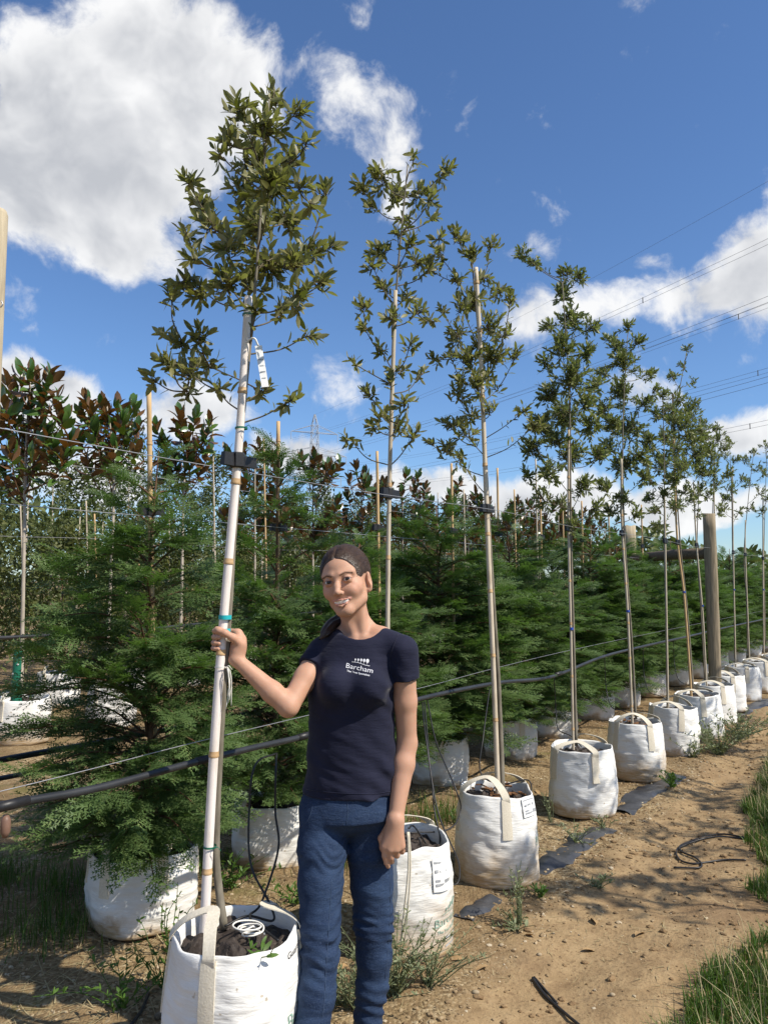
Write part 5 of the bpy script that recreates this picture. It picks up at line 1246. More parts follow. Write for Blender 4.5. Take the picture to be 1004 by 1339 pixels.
# ================================================================== THE WOMAN
class Vol:
    def __init__(s, xs, ys, zs): s.x, s.y, s.z = [np.asarray(a, np.float32) for a in (xs, ys, zs)]; s.D = np.full((len(s.x), len(s.y), len(s.z)), .06, np.float32)
    def box(s, lo, hi):
        return tuple(slice(max(0, int(np.searchsorted(a, l)) - 1), min(len(a), int(np.searchsorted(a, h)) + 1)) for a, l, h in zip((s.x, s.y, s.z), lo, hi))
    def apply(s, fn, lo, hi, k, op='add'):
        pad = k + .02; sl = s.box([a - pad for a in lo], [a + pad for a in hi])
        X, Y, Z = s.x[sl[0]][:, None, None], s.y[sl[1]][None, :, None], s.z[sl[2]][None, None, :]
        if 0 in s.D[sl].shape: return
        A = s.D[sl]
        if op == 'fn': s.D[sl] = fn(X, Y, Z, A); return
        d = fn(X, Y, Z)
        if op == 'add':
            h = np.clip(.5 + .5 * (A - d) / k, 0, 1); s.D[sl] = A * (1 - h) + d * h - k * h * (1 - h)
        elif op == 'sub':
            d = -d; h = np.clip(.5 - .5 * (A - d) / k, 0, 1); s.D[sl] = A * (1 - h) + d * h + k * h * (1 - h)
    def cone(s, a, b, ra, rb, k=.015, op='add'):
        a, b = np.array(tuple(a)), np.array(tuple(b)); ba = b - a; bb = ba @ ba; m = max(ra, rb)
        def f(X, Y, Z):
            h = np.clip(((X - a[0]) * ba[0] + (Y - a[1]) * ba[1] + (Z - a[2]) * ba[2]) / bb, 0, 1)
            return np.sqrt((X - a[0] - ba[0] * h) ** 2 + (Y - a[1] - ba[1] * h) ** 2 + (Z - a[2] - ba[2] * h) ** 2) - (ra + (rb - ra) * h)
        s.apply(f, np.minimum(a, b) - m, np.maximum(a, b) + m, k, op)
    def chain(s, pts, rs, k=.012):
        for i in range(len(pts) - 1): s.cone(pts[i], pts[i + 1], rs[i], rs[i + 1], k)
    def ell(s, c, r, k=.015, op='add', M=None):
        c = np.array(tuple(c)); r = np.array(r); m = r.max()
        def f(X, Y, Z):
            x, y, z = X - c[0], Y - c[1], Z - c[2]
            if M is not None: x, y, z = [M[0, i] * x + M[1, i] * y + M[2, i] * z for i in range(3)]
            k0 = np.sqrt((x / r[0]) ** 2 + (y / r[1]) ** 2 + (z / r[2]) ** 2); k1 = np.sqrt((x / r[0] ** 2) ** 2 + (y / r[1] ** 2) ** 2 + (z / r[2] ** 2) ** 2) + 1e-6
            return k0 * (k0 - 1) / k1
        s.apply(f, c - m, c + m, k, op)
    def mesh(s, name, attr=None, smooth_it=1):
        D = s.D; D[0] = D[-1] = .05; D[:, 0] = D[:, -1] = .05; D[:, :, 0] = D[:, :, -1] = .05
        I = D < 0; cnt = np.zeros(tuple(n - 1 for n in D.shape), np.int8)
        for a in (0, 1):
            for b in (0, 1):
                for c in (0, 1): cnt += I[a:a + cnt.shape[0], b:b + cnt.shape[1], c:c + cnt.shape[2]]
        act = np.argwhere((cnt > 0) & (cnt < 8)); ids = np.full(cnt.shape, -1, np.int32); ids[act[:, 0], act[:, 1], act[:, 2]] = np.arange(len(act))
        val = {}; co = {}
        for a in (0, 1):
            for b in (0, 1):
                for c in (0, 1):
                    val[a, b, c] = D[act[:, 0] + a, act[:, 1] + b, act[:, 2] + c]; co[a, b, c] = np.stack([s.x[act[:, 0] + a], s.y[act[:, 1] + b], s.z[act[:, 2] + c]], -1)
        acc = np.zeros((len(act), 3)); num = np.zeros(len(act))
        for p in val:
            for ax in range(3):
                if p[ax]: continue
                q = list(p); q[ax] = 1; q = tuple(q); v0, v1 = val[p], val[q]; m = (v0 < 0) != (v1 < 0)
                t = np.where(m, v0 / np.where(m, v0 - v1, 1), 0)[:, None]; acc += np.where(m[:, None], co[p] * (1 - t) + co[q] * t, 0); num += m
        V = acc / num[:, None]; quads = []
        for ax in range(3):
            sl0 = [slice(None)] * 3; sl1 = [slice(None)] * 3; sl0[ax] = slice(0, -1); sl1[ax] = slice(1, None)
            ch = np.argwhere(I[tuple(sl0)] != I[tuple(sl1)]); inside = I[tuple(sl0)][ch[:, 0], ch[:, 1], ch[:, 2]]
            b, c = (ax + 1) % 3, (ax + 2) % 3; e = np.eye(3, dtype=int)
            g = [ids[tuple((ch - e[b] * i - e[c] * j).T)] for i, j in ((1, 1), (0, 1), (0, 0), (1, 0))]
            q = np.stack(g, -1); q[~inside] = q[~inside][:, ::-1]; quads.append(q)
        return V, np.concatenate(quads)
def zones(lo, hi, coarse, fine):
    out = [lo]; x = lo
    while x < hi:
        st = coarse
        for a, b, f in fine:
            if a <= x < b: st = min(st, f)
        x += st; out.append(x)
    return np.array(out)
def smooth_mesh(V, Q, it=2, lam=.5):
    for _ in range(it):
        acc = np.zeros_like(V); n = np.zeros(len(V))
        for a, b in ((0, 1), (1, 2), (2, 3), (3, 0)):
            np.add.at(acc, Q[:, a], V[Q[:, b]]); np.add.at(acc, Q[:, b], V[Q[:, a]]); np.add.at(n, Q[:, a], 1); np.add.at(n, Q[:, b], 1)
        V = V * (1 - lam) + lam * acc / n[:, None]
    return V
A_ = lambda v: np.array(tuple(v))
# head frame: x to picture right, y out of the face, z up; turned to the picture left and tilted
yaw, roll, nod = R(15), R(11), R(1)
yl = np.array([-math.sin(yaw) * math.cos(nod), -math.cos(yaw) * math.cos(nod), -math.sin(nod)]); zl = np.array([0, 0, 1.0]); zl = norm(zl - yl * (zl @ yl)); xl = np.array([math.cos(yaw), -math.sin(yaw), 0])
xl = norm(xl - yl * (xl @ yl)); zl = norm(zl - xl * (zl @ xl))
xl, zl = xl * math.cos(roll) + zl * math.sin(roll), zl * math.cos(roll) - xl * math.sin(roll)
HM = np.stack([xl, yl, zl], 1)
eye_mid = A_(P(441, 759.5, 2.36)); HC = eye_mid - HM @ np.array([0, .083, 0])
def hp(x, y, z): return HC + HM @ np.array([x, y, z])
# joints
shL, shR = A_(P(527, 850, 2.41)), A_(P(421, 851, 2.49))
elL, wrL = A_(P(532, 972, 2.44)), A_(P(517, 1072, 2.37))
elR, wrR = A_(P(377, 924, 2.36)), A_(P(309, 862, 2.365))
neckB, neckT = A_(P(470, 826, 2.475)), hp(.0, -.022, -.06)

person = empty('person', (float(P(455, 1000, 2.45).x), 2.45, 0), 'woman in navy T-shirt and blue jeans smiling, one hand on the stake', 'person')
PO = np.array([person.location.x, person.location.y, 0])
def plink(name, V, Q, mat, attr=None, parent=None):
    me = mesh_np(name, V - PO, Q, True, attr); return link(name, me, MATS[mat], parent or person)

# ---- T-shirt and trunk profile: centre x, half width, half depth by height
prof = np.array([(z, A_(P(px, y, 2.45))[0], hw, hd) for (z, px, y, hw, hd) in (
    (.70, 456, 1080, .150, .118), (.784, 456, 1042, .142, .108), (.88, 459.5, 1000, .138, .098), (.956, 460, 967, .134, .095), (1.03, 460, 935, .131, .096), (1.10, 459, 905, .135, .100), (1.16, 461, 880, .132, .096), (1.21, 464, 858, .122, .086), (1.26, 467, 838, .098, .070), (1.29, 469, 826, .075, .055), (1.33, 470, 815, .05, .05))])
tyaw = R(12); tc, ts = math.cos(tyaw), math.sin(tyaw)
def trunk(off, wr=0.0):
    def f(X, Y, Z):
        z = Z + 0 * X + 0 * Y; cx = np.interp(Z, prof[:, 0], prof[:, 1]); hw = np.interp(Z, prof[:, 0], prof[:, 2]) + off; hd = np.interp(Z, prof[:, 0], prof[:, 3]) + off
        cy = 2.452; x = (X - cx); y = (Y - cy); xr = x * tc + y * -ts; yr = x * ts + y * tc
        k0 = np.sqrt((xr / hw) ** 2 + (yr / hd) ** 2) + 1e-6; k1 = np.sqrt((xr / hw ** 2) ** 2 + (yr / hd ** 2) ** 2) + 1e-6
        d = k0 * (k0 - 1) / k1
        if wr:
            w = .0050 * vn(X * 7 + 3, Y * 7, Z * 26 + X * 10, 5) + .0025 * vn(X * 16, Y * 14, Z * 60 + X * 22, 6) + .003 * vn(X * 30 + Z * 14, Y * 10, Z * 9, 7)
            d = d + wr * w * np.clip((1.10 - Z) / .18, .15, 1)
        return d
    return f
def fwd(px, py, Y): return A_(P(px, py, Y))
xs_b = zones(-.62, .22, .0065, [(-.215, -.025, .0021), (-.58, -.43, .0027), (-.02, .085, .0032)])
ys_b = zones(2.20, 2.70, .0065, [(2.315, 2.40, .0021), (2.40, 2.58, .0032)])
zs_b = zones(.44, 1.62, .0065, [(1.26, 1.585, .0021), (1.195, 1.26, .0027), (.50, .72, .0032)])
B = Vol(xs_b, ys_b, zs_b)
# trunk (under the shirt) and neck, shoulders
tb = trunk(-.010); B.apply(lambda X, Y, Z: np.maximum(np.maximum(tb(X, Y, Z), .80 - Z), Z - 1.265), (-.35, 2.3, .78), (.15, 2.62, 1.29), .03)
B.cone(neckB + [0, .005, -.03], neckT, .047, .0425, .02); B.cone(neckB + [0, .01, 0], (shL + neckB) / 2 + [0, .01, .008], .036, .034, .03); B.cone(neckB + [0, .01, 0], (shR + neckB) / 2 + [0, .01, .004], .036, .034, .03)
B.cone((shL + neckB) / 2, shL, .034, .036, .03); B.cone((shR + neckB) / 2, shR, .034, .036, .03)
B.cone(hp(.036, -.01, -.075), neckB + [.012, -.045, -.012], .012, .009, .018); B.cone(hp(-.036, -.01, -.075), neckB + [-.012, -.045, -.012], .012, .009, .018)
B.cone(neckB + [.012, -.048, -.018], (shL + neckB) / 2 + [0, -.035, -.004], .008, .009, .015); B.cone(neckB + [-.012, -.048, -.018], (shR + neckB) / 2 + [0, -.035, -.004], .008, .009, .015)
# arms
mL = shL * .45 + elL * .55; B.chain([shL, mL, elL], [.039, .0350, .0300], .014); fL = elL * .72 + wrL * .28; B.chain([elL, fL, wrL], [.0312, .0322, .0215], .014)
mR = shR * .5 + elR * .5; B.chain([shR, mR, elR], [.039, .0355, .0300], .014); fR = elR * .70 + wrR * .30; B.chain([elR, fR, wrR], [.0308, .0312, .0195], .014)
# hand on the stake
Sp = path1; 
def stake_at(z): return np.array([np.interp(z, Sp[:, 2], Sp[:, i]) for i in range(3)])
S0 = stake_at(A_(P(290, 837, 2.36))[2]); sup = norm(stake_at(S0[2] + .05) - S0)
ex = norm(np.array([1.0, .25, 0]) - sup * (np.array([1.0, .25, 0]) @ sup)); ey = np.cross(sup, ex)          # right of the stake, behind the stake
def rs(ang, rad, dz): a = R(ang); return S0 + ex * math.cos(a) * rad + ey * math.sin(a) * rad + sup * dz
for dz, l, rr in ((.026, 1.0, .0083), (.008, 1.03, .0085), (-.0095, 1.0, .0082), (-.026, .92, .0072)):
    B.chain([rs(8, .046, dz * .95), rs(62, .034, dz), rs(112, .0265, dz), rs(170, .0240, dz * 1.0), rs(218, .0235, dz * 1.0 + .001), rs(246, .0232, dz + .001)], [rr * 1.18, rr * 1.08, rr, rr * .95, rr * .88, rr * .78], .0035)
B.chain([rs(-12, .058, -.010), rs(-38, .040, .010), rs(-78, .0275, .024), rs(-122, .0245, .031), rs(-142, .0240, .034)], [.0155, .0115, .0098, .0088, .0070], .008)
pc = rs(4, .055, .002); B.chain([wrR, (wrR + pc) / 2, pc], [.0215, .022, .0195], .012)
for dz in (.020, .0, -.020): B.cone(wrR * .6 + pc * .4, rs(8, .048, dz), .015, .0125, .012)
# hanging hand: back of the hand to the camera, fingers curled away
def pl_(px, py, Y): return A_(P(px, py, Y))
Yk = 2.365
kn = [pl_(502.5, 1106, Yk), pl_(510, 1110, Yk - .004), pl_(518, 1110, Yk), pl_(525, 1106, Yk + .008)]
for k_ in kn: B.cone(wrL, k_, .020, .0120, .012)
B.cone(wrL, (kn[1] + kn[2]) / 2 + [0, .012, .012], .022, .017, .012)
fing = [[(503, 1119, .002), (505.5, 1128, .012), (507.5, 1133, .022)], [(511, 1121, .006), (512, 1126, .022), (511, 1124, .040)], [(519, 1118, .014), (519, 1119, .032), (517, 1115, .045)], [(526, 1113, .018), (526, 1114, .034), (524, 1110, .045)]]
for k_, fp, rr in zip(kn, fing, (.0088, .0090, .0086, .0076)):
    B.chain([k_] + [pl_(x, y, Yk + d) for x, y, d in fp], [rr * 1.12, rr, rr * .93, rr * .78], .0035)
B.chain([wrL * .7 + kn[0] * .3 + [-.008, .010, 0], pl_(499.5, 1096, Yk + .022), pl_(500.5, 1108, Yk + .030), pl_(503, 1117, Yk + .032)], [.014, .0115, .0095, .0075], .007)
# ---- head
Mh = HM
def hell(c, r, k=.012, op='add'): B.ell(hp(*c), r, k, op, Mh)
hell((0, -.018, .028), (.071, .088, .079), .01)
hell((0, .020, .030), (.061, .066, .058), .02)
hell((0, .025, -.026), (.0600, .057, .058), .018)
hell((0, .026, -.066), (.044, .050, .036), .018)
for sx in (-1, 1):
    B.chain([hp(sx * .052, -.008, -.030), hp(sx * .044, .008, -.064), hp(sx * .016, .056, -.092)], [.013, .0125, .0135], .018)
    B.cone(hp(sx * .041, .050, -.026), hp(sx * .036, .060, -.034), .018, .016, .022)      # smiling cheeks
    B.cone(hp(sx * .012, .084, .016), hp(sx * .044, .066, .020), .0085, .008, .016)          # brow
B.cone(hp(-.006, .066, -.094), hp(.006, .066, -.094), .0155, .0155, .018)
for sx in (-1, 1): hell((sx * .031, .098, .001), (.019, .018, .0125), .012, 'sub')
B.chain([hp(0, .083, .008), hp(0, .096, -.018), hp(0, .1055, -.035)], [.0075, .0080, .0098], .012)
for sx in (-1, 1): B.cone(hp(sx * .0115, .092, -.040), hp(sx * .010, .096, -.039), .0072, .0070, .006)
for sx in (-1, 1): hell((sx * .007, .0995, -.0465), (.0035, .0045, .003), .003, 'sub')
for sx in (-1, 1):
    B.cone(hp(sx * .0185, .0915, -.043), hp(sx * .0325, .0775, -.060), .0026, .0026, .006, 'sub')
    B.cone(hp(sx * .022, .0855, -.0125), hp(sx * .040, .0745, -.0125), .0022, .0018, .006, 'sub')
EYE = {sx: (sx * .0305, .0735, .0) for sx in (-1, 1)}
for sx in (-1, 1):
    B.ell(hp(*EYE[sx]), (.0142, .0142, .0135), .005)
    c = hp(*EYE[sx])
    def lens(X, Y, Z, A, c=c, sx=sx):
        x, y, z = X - c[0], Y - c[1], Z - c[2]; x, y, z = [HM[0, i] * x + HM[1, i] * y + HM[2, i] * z for i in range(3)]
        z = z - .06 * sx * x
        d = np.maximum(np.maximum(np.sqrt(x * x + (z + .0155) ** 2) - .0203, np.sqrt(x * x + (z - .0160) ** 2) - .0203), .0035 - y)
        return np.maximum(A, -d)
    B.apply(lens, c - .02, c + .02, .001, 'fn')
# mouth: an open smile with teeth
UL = [(-.0285, .0715, -.0580), (-.015, .0865, -.0600), (-.005, .0915, -.0595), (0, .0912, -.0606), (.005, .0915, -.0595), (.015, .0865, -.0600), (.0285, .0715, -.0580)]
LL = [(-.0275, .0715, -.0600), (-.015, .0845, -.0725), (0, .0890, -.0770), (.015, .0845, -.0725), (.0275, .0715, -.0600)]
c = hp(0, .084, -.066)
def cavity(X, Y, Z, A):
    x, y, z = X - HC[0], Y - HC[1], Z - HC[2]; x, y, z = [HM[0, i] * x + HM[1, i] * y + HM[2, i] * z for i in range(3)]
    q = np.clip(1 - (x / .0265) ** 2, 0, 1); zu = -.0605 - .0012 * q; zlw = -.0605 - .0135 * q
    d = np.maximum(np.maximum(z - zu, zlw - z), np.maximum(np.abs(x) - .0265, .068 - y)); return np.maximum(A, -d)
B.chain([hp(*p) for p in UL], [.0015, .0026, .0032, .0030, .0032, .0026, .0015], .004)
B.chain([hp(*p) for p in LL], [.0015, .0036, .0046, .0036, .0015], .004)
B.apply(cavity, c - .03, c + .03, .001, 'fn')
for sx in (-1, 1):   # ears
    B.ell(hp(sx * .0725, -.010, -.016), (.0095, .0185, .031), .005, 'add', Mh @ np.array([[1, sx * .35, 0], [-sx * .35, 1, 0], [0, 0, 1]])); B.ell(hp(sx * .081, -.003, -.011), (.006, .009, .016), .004, 'sub', Mh)
    B.ell(hp(sx * .068, -.004, -.042), (.007, .008, .009), .006, 'add', Mh)
Vb, Qb = B.mesh('body')
Vb = smooth_mesh(Vb, Qb, 1, .35)
# skin colouring that belongs to the skin: lips, brows, lashes, flushed cheeks
loc = (Vb - HC) @ HM
def seg_d(pts, Lc):
    d = np.full(len(Lc), 1.0)
    for a, b in zip(pts[:-1], pts[1:]):
        a, b = np.array(a), np.array(b); h = np.clip((Lc - a) @ (b - a) / ((b - a) @ (b - a)), 0, 1); d = np.minimum(d, np.linalg.norm(Lc - a - h[:, None] * (b - a), axis=1))
    return d
skin = np.tile(np.array([.50, .285, .19]), (len(Vb), 1))
skin *= (1 + .05 * fbm(Vb[:, 0] * 40, Vb[:, 1] * 40, Vb[:, 2] * 40, 3, 2))[:, None]
def blend(w, c):
    global skin
    w = np.clip(w, 0, 1)[:, None]; skin = skin * (1 - w) + np.array(c) * w
sst = lambda d, a, b: np.clip((b - d) / (b - a), 0, 1)
hd = np.linalg.norm(loc, axis=1) < .2
lip = np.minimum(seg_d(UL, loc) - .0005, seg_d(LL, loc)); blend(hd * sst(lip, .0036, .0055), (.50, .245, .185))
for sx in (-1, 1):
    ck = np.linalg.norm((loc - np.array([sx * .045, .06, -.032])) / np.array([1, 1, .9]), axis=1); blend(hd * .5 * sst(ck, .006, .032), (.62, .29, .21))
    brow = seg_d([(sx * .014, .09, .0145), (sx * .030, .086, .0205), (sx * .048, .07, .0155)], np.stack([loc[:, 0], np.interp(np.abs(loc[:, 0]), [.014, .03, .048], [.09, .086, .07]), loc[:, 2]], -1))
    blend(hd * (loc[:, 1] > .04) * .95 * sst(brow, .0017, .0034), (.070, .036, .022))
    e = np.array(EYE[sx]); x, z = loc[:, 0] - e[0], loc[:, 2] - .06 * sx * (loc[:, 0] - e[0]); le = np.maximum(np.sqrt(x * x + (z + .0155) ** 2) - .0205, np.sqrt(x * x + (z - .0165) ** 2) - .0208)
    blend(hd * (loc[:, 1] > .06) * (np.abs(x) < .017) * sst(np.abs(le), .0008, .0028) * np.where(z > 0, .95, .55), (.035, .02, .015))
    blend(hd * (loc[:, 1] > .06) * .35 * sst(le, .002, .009), (.42, .21, .15))
m = NT('skin'); v = m.coord('Object'); m.color(m.mix(m.maprange(m.noise(v, 90, 4), .35, .7, 0, .22), m.attr('col', 'Color'), (.50, .25, .16))).rough(.55).spec(.28)
m.b.inputs['Subsurface Weight'].default_value = .2; m.b.inputs['Subsurface Radius'].default_value = (.9, .35, .2); m.b.inputs['Subsurface Scale'].default_value = .008
m.bump(m.noise(v, 420, 3), .12, .0015)
plink('body', Vb, Qb, 'skin', {'col': skin})
# eyes and teeth
def sphere_mesh(c, r, n=20):
    th = np.linspace(0, np.pi, n); ph = np.linspace(0, 2 * np.pi, 2 * n, endpoint=False); T, Ph = np.meshgrid(th, ph, indexing='ij')
    L = np.stack([np.sin(T) * np.cos(Ph), np.cos(T), np.sin(T) * np.sin(Ph)], -1).reshape(-1, 3)
    idx = np.arange(n * 2 * n).reshape(n, 2 * n); nxt_ = np.roll(idx, -1, 1); return L, np.stack([idx[:-1], idx[1:], nxt_[1:], nxt_[:-1]], -1).reshape(-1, 4)
m = NT('eye'); m.color(m.attr('col', 'Color')).rough(.08).spec(.5)
for sx in (-1, 1):
    L, Q = sphere_mesh(None, 1, 24); g_ = norm(np.array([-.02 + .34 * .85, 1.0, 0.02])); ang = np.arccos(np.clip(L @ g_, -1, 1))
    cc_ = np.where(ang[:, None] < R(15), np.array([.005, .004, .004]), np.where(ang[:, None] < R(33), np.array([.045, .024, .012]), np.array([.50, .46, .43])))
    plink('eye', HC + (np.array(EYE[sx]) + L * .0124) @ HM.T, Q, 'eye', {'col': cc_})
simple('tooth', (.88, .84, .76), (.84, .80, .72), 80, .25, .5)
simple('mouth_inside', (.16, .04, .035), (.12, .03, .03), 60, .5, .4)
mt = []; nq = 49; xs_ = np.linspace(-.0228, .0228, nq)
edge = np.abs(np.sin(xs_ / .0062 * np.pi)) ** .5; yy = .0840 - 13 * xs_ ** 2 + .0007 * edge
rows_ = [(-.0600, 0), (-.0655, .0004), (-.0712, .0002)]
Vt = []
for k_, (z_, dy_) in enumerate(rows_):
    zz = np.where(k_ == 2, z_ + .003 * (xs_ / .0250) ** 2 + .0009 * (1 - edge), z_ + .001 * (xs_ / .0250) ** 2); Vt.append(np.stack([xs_, yy + dy_, zz], -1))
Vt.append(Vt[2] - np.array([0, .004, 0]))
Vt = np.concatenate(Vt); Qt = np.array([(k_ * nq + i, k_ * nq + i + 1, (k_ + 1) * nq + i + 1, (k_ + 1) * nq + i) for k_ in range(3) for i in range(nq - 1)])
plink('teeth', HC + Vt @ HM.T, Qt, 'tooth')
Vt2 = np.array([(-.026, .066, -.056), (.026, .066, -.056), (.026, .066, -.082), (-.026, .066, -.082)]); plink('mouth', HC + Vt2 @ HM.T, np.array([(0, 1, 2, 3)]), 'mouth_inside')

# ---- hair: parted in the middle, drawn back into a low ponytail
Hv = Vol(*(np.arange(a, b, .0024) for a, b in ((-.11, .11), (-.14, .11), (-.10, .14))))
Hv.ell((0, -.020, .030), (.0775, .0955, .0860), .008); Hv.ell((0, .012, .033), (.0672, .0735, .0672), .012)
Hv.ell((0, -.055, -.030), (.055, .050, .045), .02)
def strands(X, Y, Z, A):
    ph = np.arctan2(X, Z + .02); return A + .0003 * np.sin(ph * 70 + 2.2 * np.sin(Y * 40)) + .0006 * vn(ph * 30, Y * 9, 0 * X, 4) + .0035 * np.exp(-(X / .0045) ** 2) * (Y > -.06) * (Z > .03)
Hv.apply(strands, (-.1, -.13, -.09), (.1, .1, .13), .001, 'fn')
Hv.ell((0, .112, -.026), (.0830, .0790, .1040), .010, 'sub'); Hv.ell((0, .052, -.075), (.085, .070, .080), .016, 'sub')
for sx in (-1, 1): Hv.ell((sx * .084, .010, -.028), (.028, .034, .046), .012, 'sub')
Vh, Qh = Hv.mesh('hair'); Vh = smooth_mesh(Vh, Qh, 1, .4)
ph = np.arctan2(Vh[:, 0], Vh[:, 2] + .02)
m = NT('hair'); f_ = m.attr('strand'); cn = m.node('ShaderNodeCombineXYZ'); m.L.new(f_, cn.inputs[0])
n1 = m.noise(cn.outputs[0], 60, 4, .7); m.color(m.ramp(n1, [(.3, (.016, .009, .006)), (.55, (.045, .025, .016)), (.8, (.10, .058, .036))])).rough(.38).spec(.5); m.bump(n1, .5, .003)
m.b.inputs['Anisotropic'].default_value = .6
simple('hair_strand', (.085, .050, .031), (.035, .020, .013), 60, .35, .5)
hair = plink('hair', HC + Vh @ HM.T, Qh, 'hair', {'strand': ph})
# fine strands lying on the cap, drawn from the hairline to the ponytail
hb = BVHTree.FromPolygons([tuple(x) for x in Vh], [tuple(int(i) for i in q) for q in Qh]); mb = MB()
hq = Qb[(np.abs(loc[Qb[:, 0]]) < .13).all(1) & (loc[Qb[:, 0], 2] > -.03)]; sb_ = BVHTree.FromPolygons([tuple(x) for x in loc], [tuple(int(i) for i in q) for q in hq]); rh = np.random.default_rng(3)
for i in range(1500):
    f_ = rh.normal(0, .9); f_ = np.clip(f_, -2.3, 2.3); pts_ = []
    y0_, y1_ = rh.uniform(.03, .100), rh.uniform(-.11, -.06)
    for y_ in np.linspace(y0_, y1_, 20):
        ff = f_ + .05 * math.sin(y_ * 60 + i); d_ = Vector((math.sin(ff), 0, math.cos(ff))); o_ = Vector((0, y_, -.02)) + d_ * .16; h_ = hb.ray_cast(o_, -d_)
        if h_[0] is None:
            if pts_ and pts_[-1] is not None and len(pts_) > 3: break
            h_ = sb_.ray_cast(o_, -d_)
            if h_[0] is None or h_[0].z < .0: pts_ = []; continue
            pts_.append(('s', h_[0] + d_ * .0004)); continue
        if h_[0].z < -.05: continue
        pts_.append(h_[0] + d_ * (.0002 + .0006 * ((i * 37) % 10) / 10))
    hp_ = [p for p in pts_ if not isinstance(p, tuple)]; pts_ = ([p[1] for p in pts_ if isinstance(p, tuple) and (p[1] - hp_[0]).length < .007] if hp_ else []) + hp_
    if len(pts_) > 3 and max((pts_[k + 1] - pts_[k]).length for k in range(len(pts_) - 1)) < .03: mb.tube([Vector(tuple(HC + HM @ np.array(tuple(p)) - PO)) for p in pts_], .00055, 3, cap=False)
o_ = mb.build('hair_strands', MATS['hair_strand'], hair); o_['kind'] = 'stuff'
pt_ = smoothpath([hp(0, -.105, -.02), hp(-.03, -.12, -.06), A_(P(447, 808, 2.535)), A_(P(434, 818, 2.49)), A_(P(425, 828, 2.44)), A_(P(418, 836, 2.425))], 8); n = len(pt_); rad_ = np.interp(np.linspace(0, 1, n), [0, .15, .4, .7, 1], [.016, .022, .027, .022, .004]); sg_ = 40
Tn = norm(np.gradient(pt_, axis=0)); U_ = norm(np.cross(Tn, np.array([0, 1.0, .2]))); W_ = np.cross(Tn, U_); th = np.linspace(0, 2 * np.pi, sg_, endpoint=False)
Vp = (pt_[:, None] + rad_[:, None, None] * (1 + .10 * np.sin(th * 9)[None, :, None] + .06 * np.sin(th * 17 + 1)[None, :, None]) * (np.cos(th)[None, :, None] * U_[:, None] * .8 + np.sin(th)[None, :, None] * W_[:, None])).reshape(-1, 3)
idx = np.arange(n * sg_).reshape(n, sg_); nx_ = np.roll(idx, -1, 1); plink('ponytail', Vp, np.stack([idx[:-1], nx_[:-1], nx_[1:], idx[1:]], -1).reshape(-1, 4), 'hair', {'strand': np.tile(th * .6, n)}, hair)

# ---- T-shirt
S = Vol(np.arange(-.32, .16, .0042), np.arange(2.27, 2.64, .0042), np.arange(.74, 1.34, .0042))
tsh = trunk(.004, 1.0); S.apply(lambda X, Y, Z: np.maximum(tsh(X, Y, Z), Z - 1.285), (-.35, 2.3, .72), (.15, 2.62, 1.30), .015)
for px, py, Y_b in ((440, 897, 2.372), (484, 899, 2.362)): S.ell(A_(P(px, py, Y_b)), (.054, .050, .056), .030)
nB = neckB + np.array([0, .008, -.004])
S.cone(nB, shL * .75 + nB * .25, .040, .046, .03); S.cone(nB, shR * .75 + nB * .25, .040, .044, .03)
def sleeve(a, b, ra, rb, pt, nrm):
    ba = b - a; bb = ba @ ba
    def f(X, Y, Z):
        h = np.clip(((X - a[0]) * ba[0] + (Y - a[1]) * ba[1] + (Z - a[2]) * ba[2]) / bb, 0, 1)
        d = np.sqrt((X - a[0] - ba[0] * h) ** 2 + (Y - a[1] - ba[1] * h) ** 2 + (Z - a[2] - ba[2] * h) ** 2) - (ra + (rb - ra) * h)
        d = d + .0016 * vn(X * 45, Y * 45, Z * 22, 12)
        return np.maximum(d, (X - pt[0]) * nrm[0] + (Y - pt[1]) * nrm[1] + (Z - pt[2]) * nrm[2])
    S.apply(f, np.minimum(a, b) - .06, np.maximum(a, b) + .06, .014)
sleeve(shL, shL * .35 + elL * .65, .046, .049, A_(P(530, 888, 2.42)), norm(norm(elL - shL) + np.array([.10, 0, 0])))
sleeve(shR, shR * .4 + elR * .6, .045, .048, A_(P(402, 871, 2.45)), norm(elR - shR))
def cut(pt, nrm, lo, hi):
    def f(X, Y, Z, A): return np.maximum(A, (X - pt[0]) * nrm[0] + (Y - pt[1]) * nrm[1] + (Z - pt[2]) * nrm[2])
    S.apply(f, lo, hi, .001, 'fn')
hz = A_(P(456, 1040, 2.40))[2]; cut((0, 0, hz), np.array([0.02, 0, -1.0]), (-.3, 2.3, hz - .2), (.15, 2.6, hz + .05))
NC = A_(P(471.5, 811, 2.44)); S.ell(NC, (.072, .100, .066), .004, 'sub')
def folds(X, Y, Z, A):
    d1 = (X - shL[0] + .02) * .75 + (Z - 1.13) * .9; d2 = (X + .05) * .25 + (Z - .93) * 1.0
    f1 = .0030 * np.sin(d1 * 120) * np.exp(-(((X - shL[0] + .035) / .05) ** 2 + ((Z - 1.10) / .08) ** 2)) + .0035 * np.sin(d2 * 95 + 3 * np.sin(X * 18)) * np.exp(-((X + .02) / .06) ** 2) * np.clip((1.02 - Z) / .12, 0, 1)
    return A + f1
S.apply(folds, (-.3, 2.28, .75), (.15, 2.6, 1.3), .001, 'fn')
Vs, Qs = S.mesh('t_shirt'); Vs = smooth_mesh(Vs, Qs, 1, .4)
m = NT('navy_cotton'); v = m.coord('Object'); n1 = m.noise(v, 9, 4); n2 = m.noise(v, 700, 2)
m.color(m.mix(m.maprange(n1, .35, .7), (.0110, .0122, .028), (.0155, .0168, .036))).rough(.85).spec(.2); m.b.inputs['Sheen Weight'].default_value = .1; m.b.inputs['Sheen Roughness'].default_value = .4
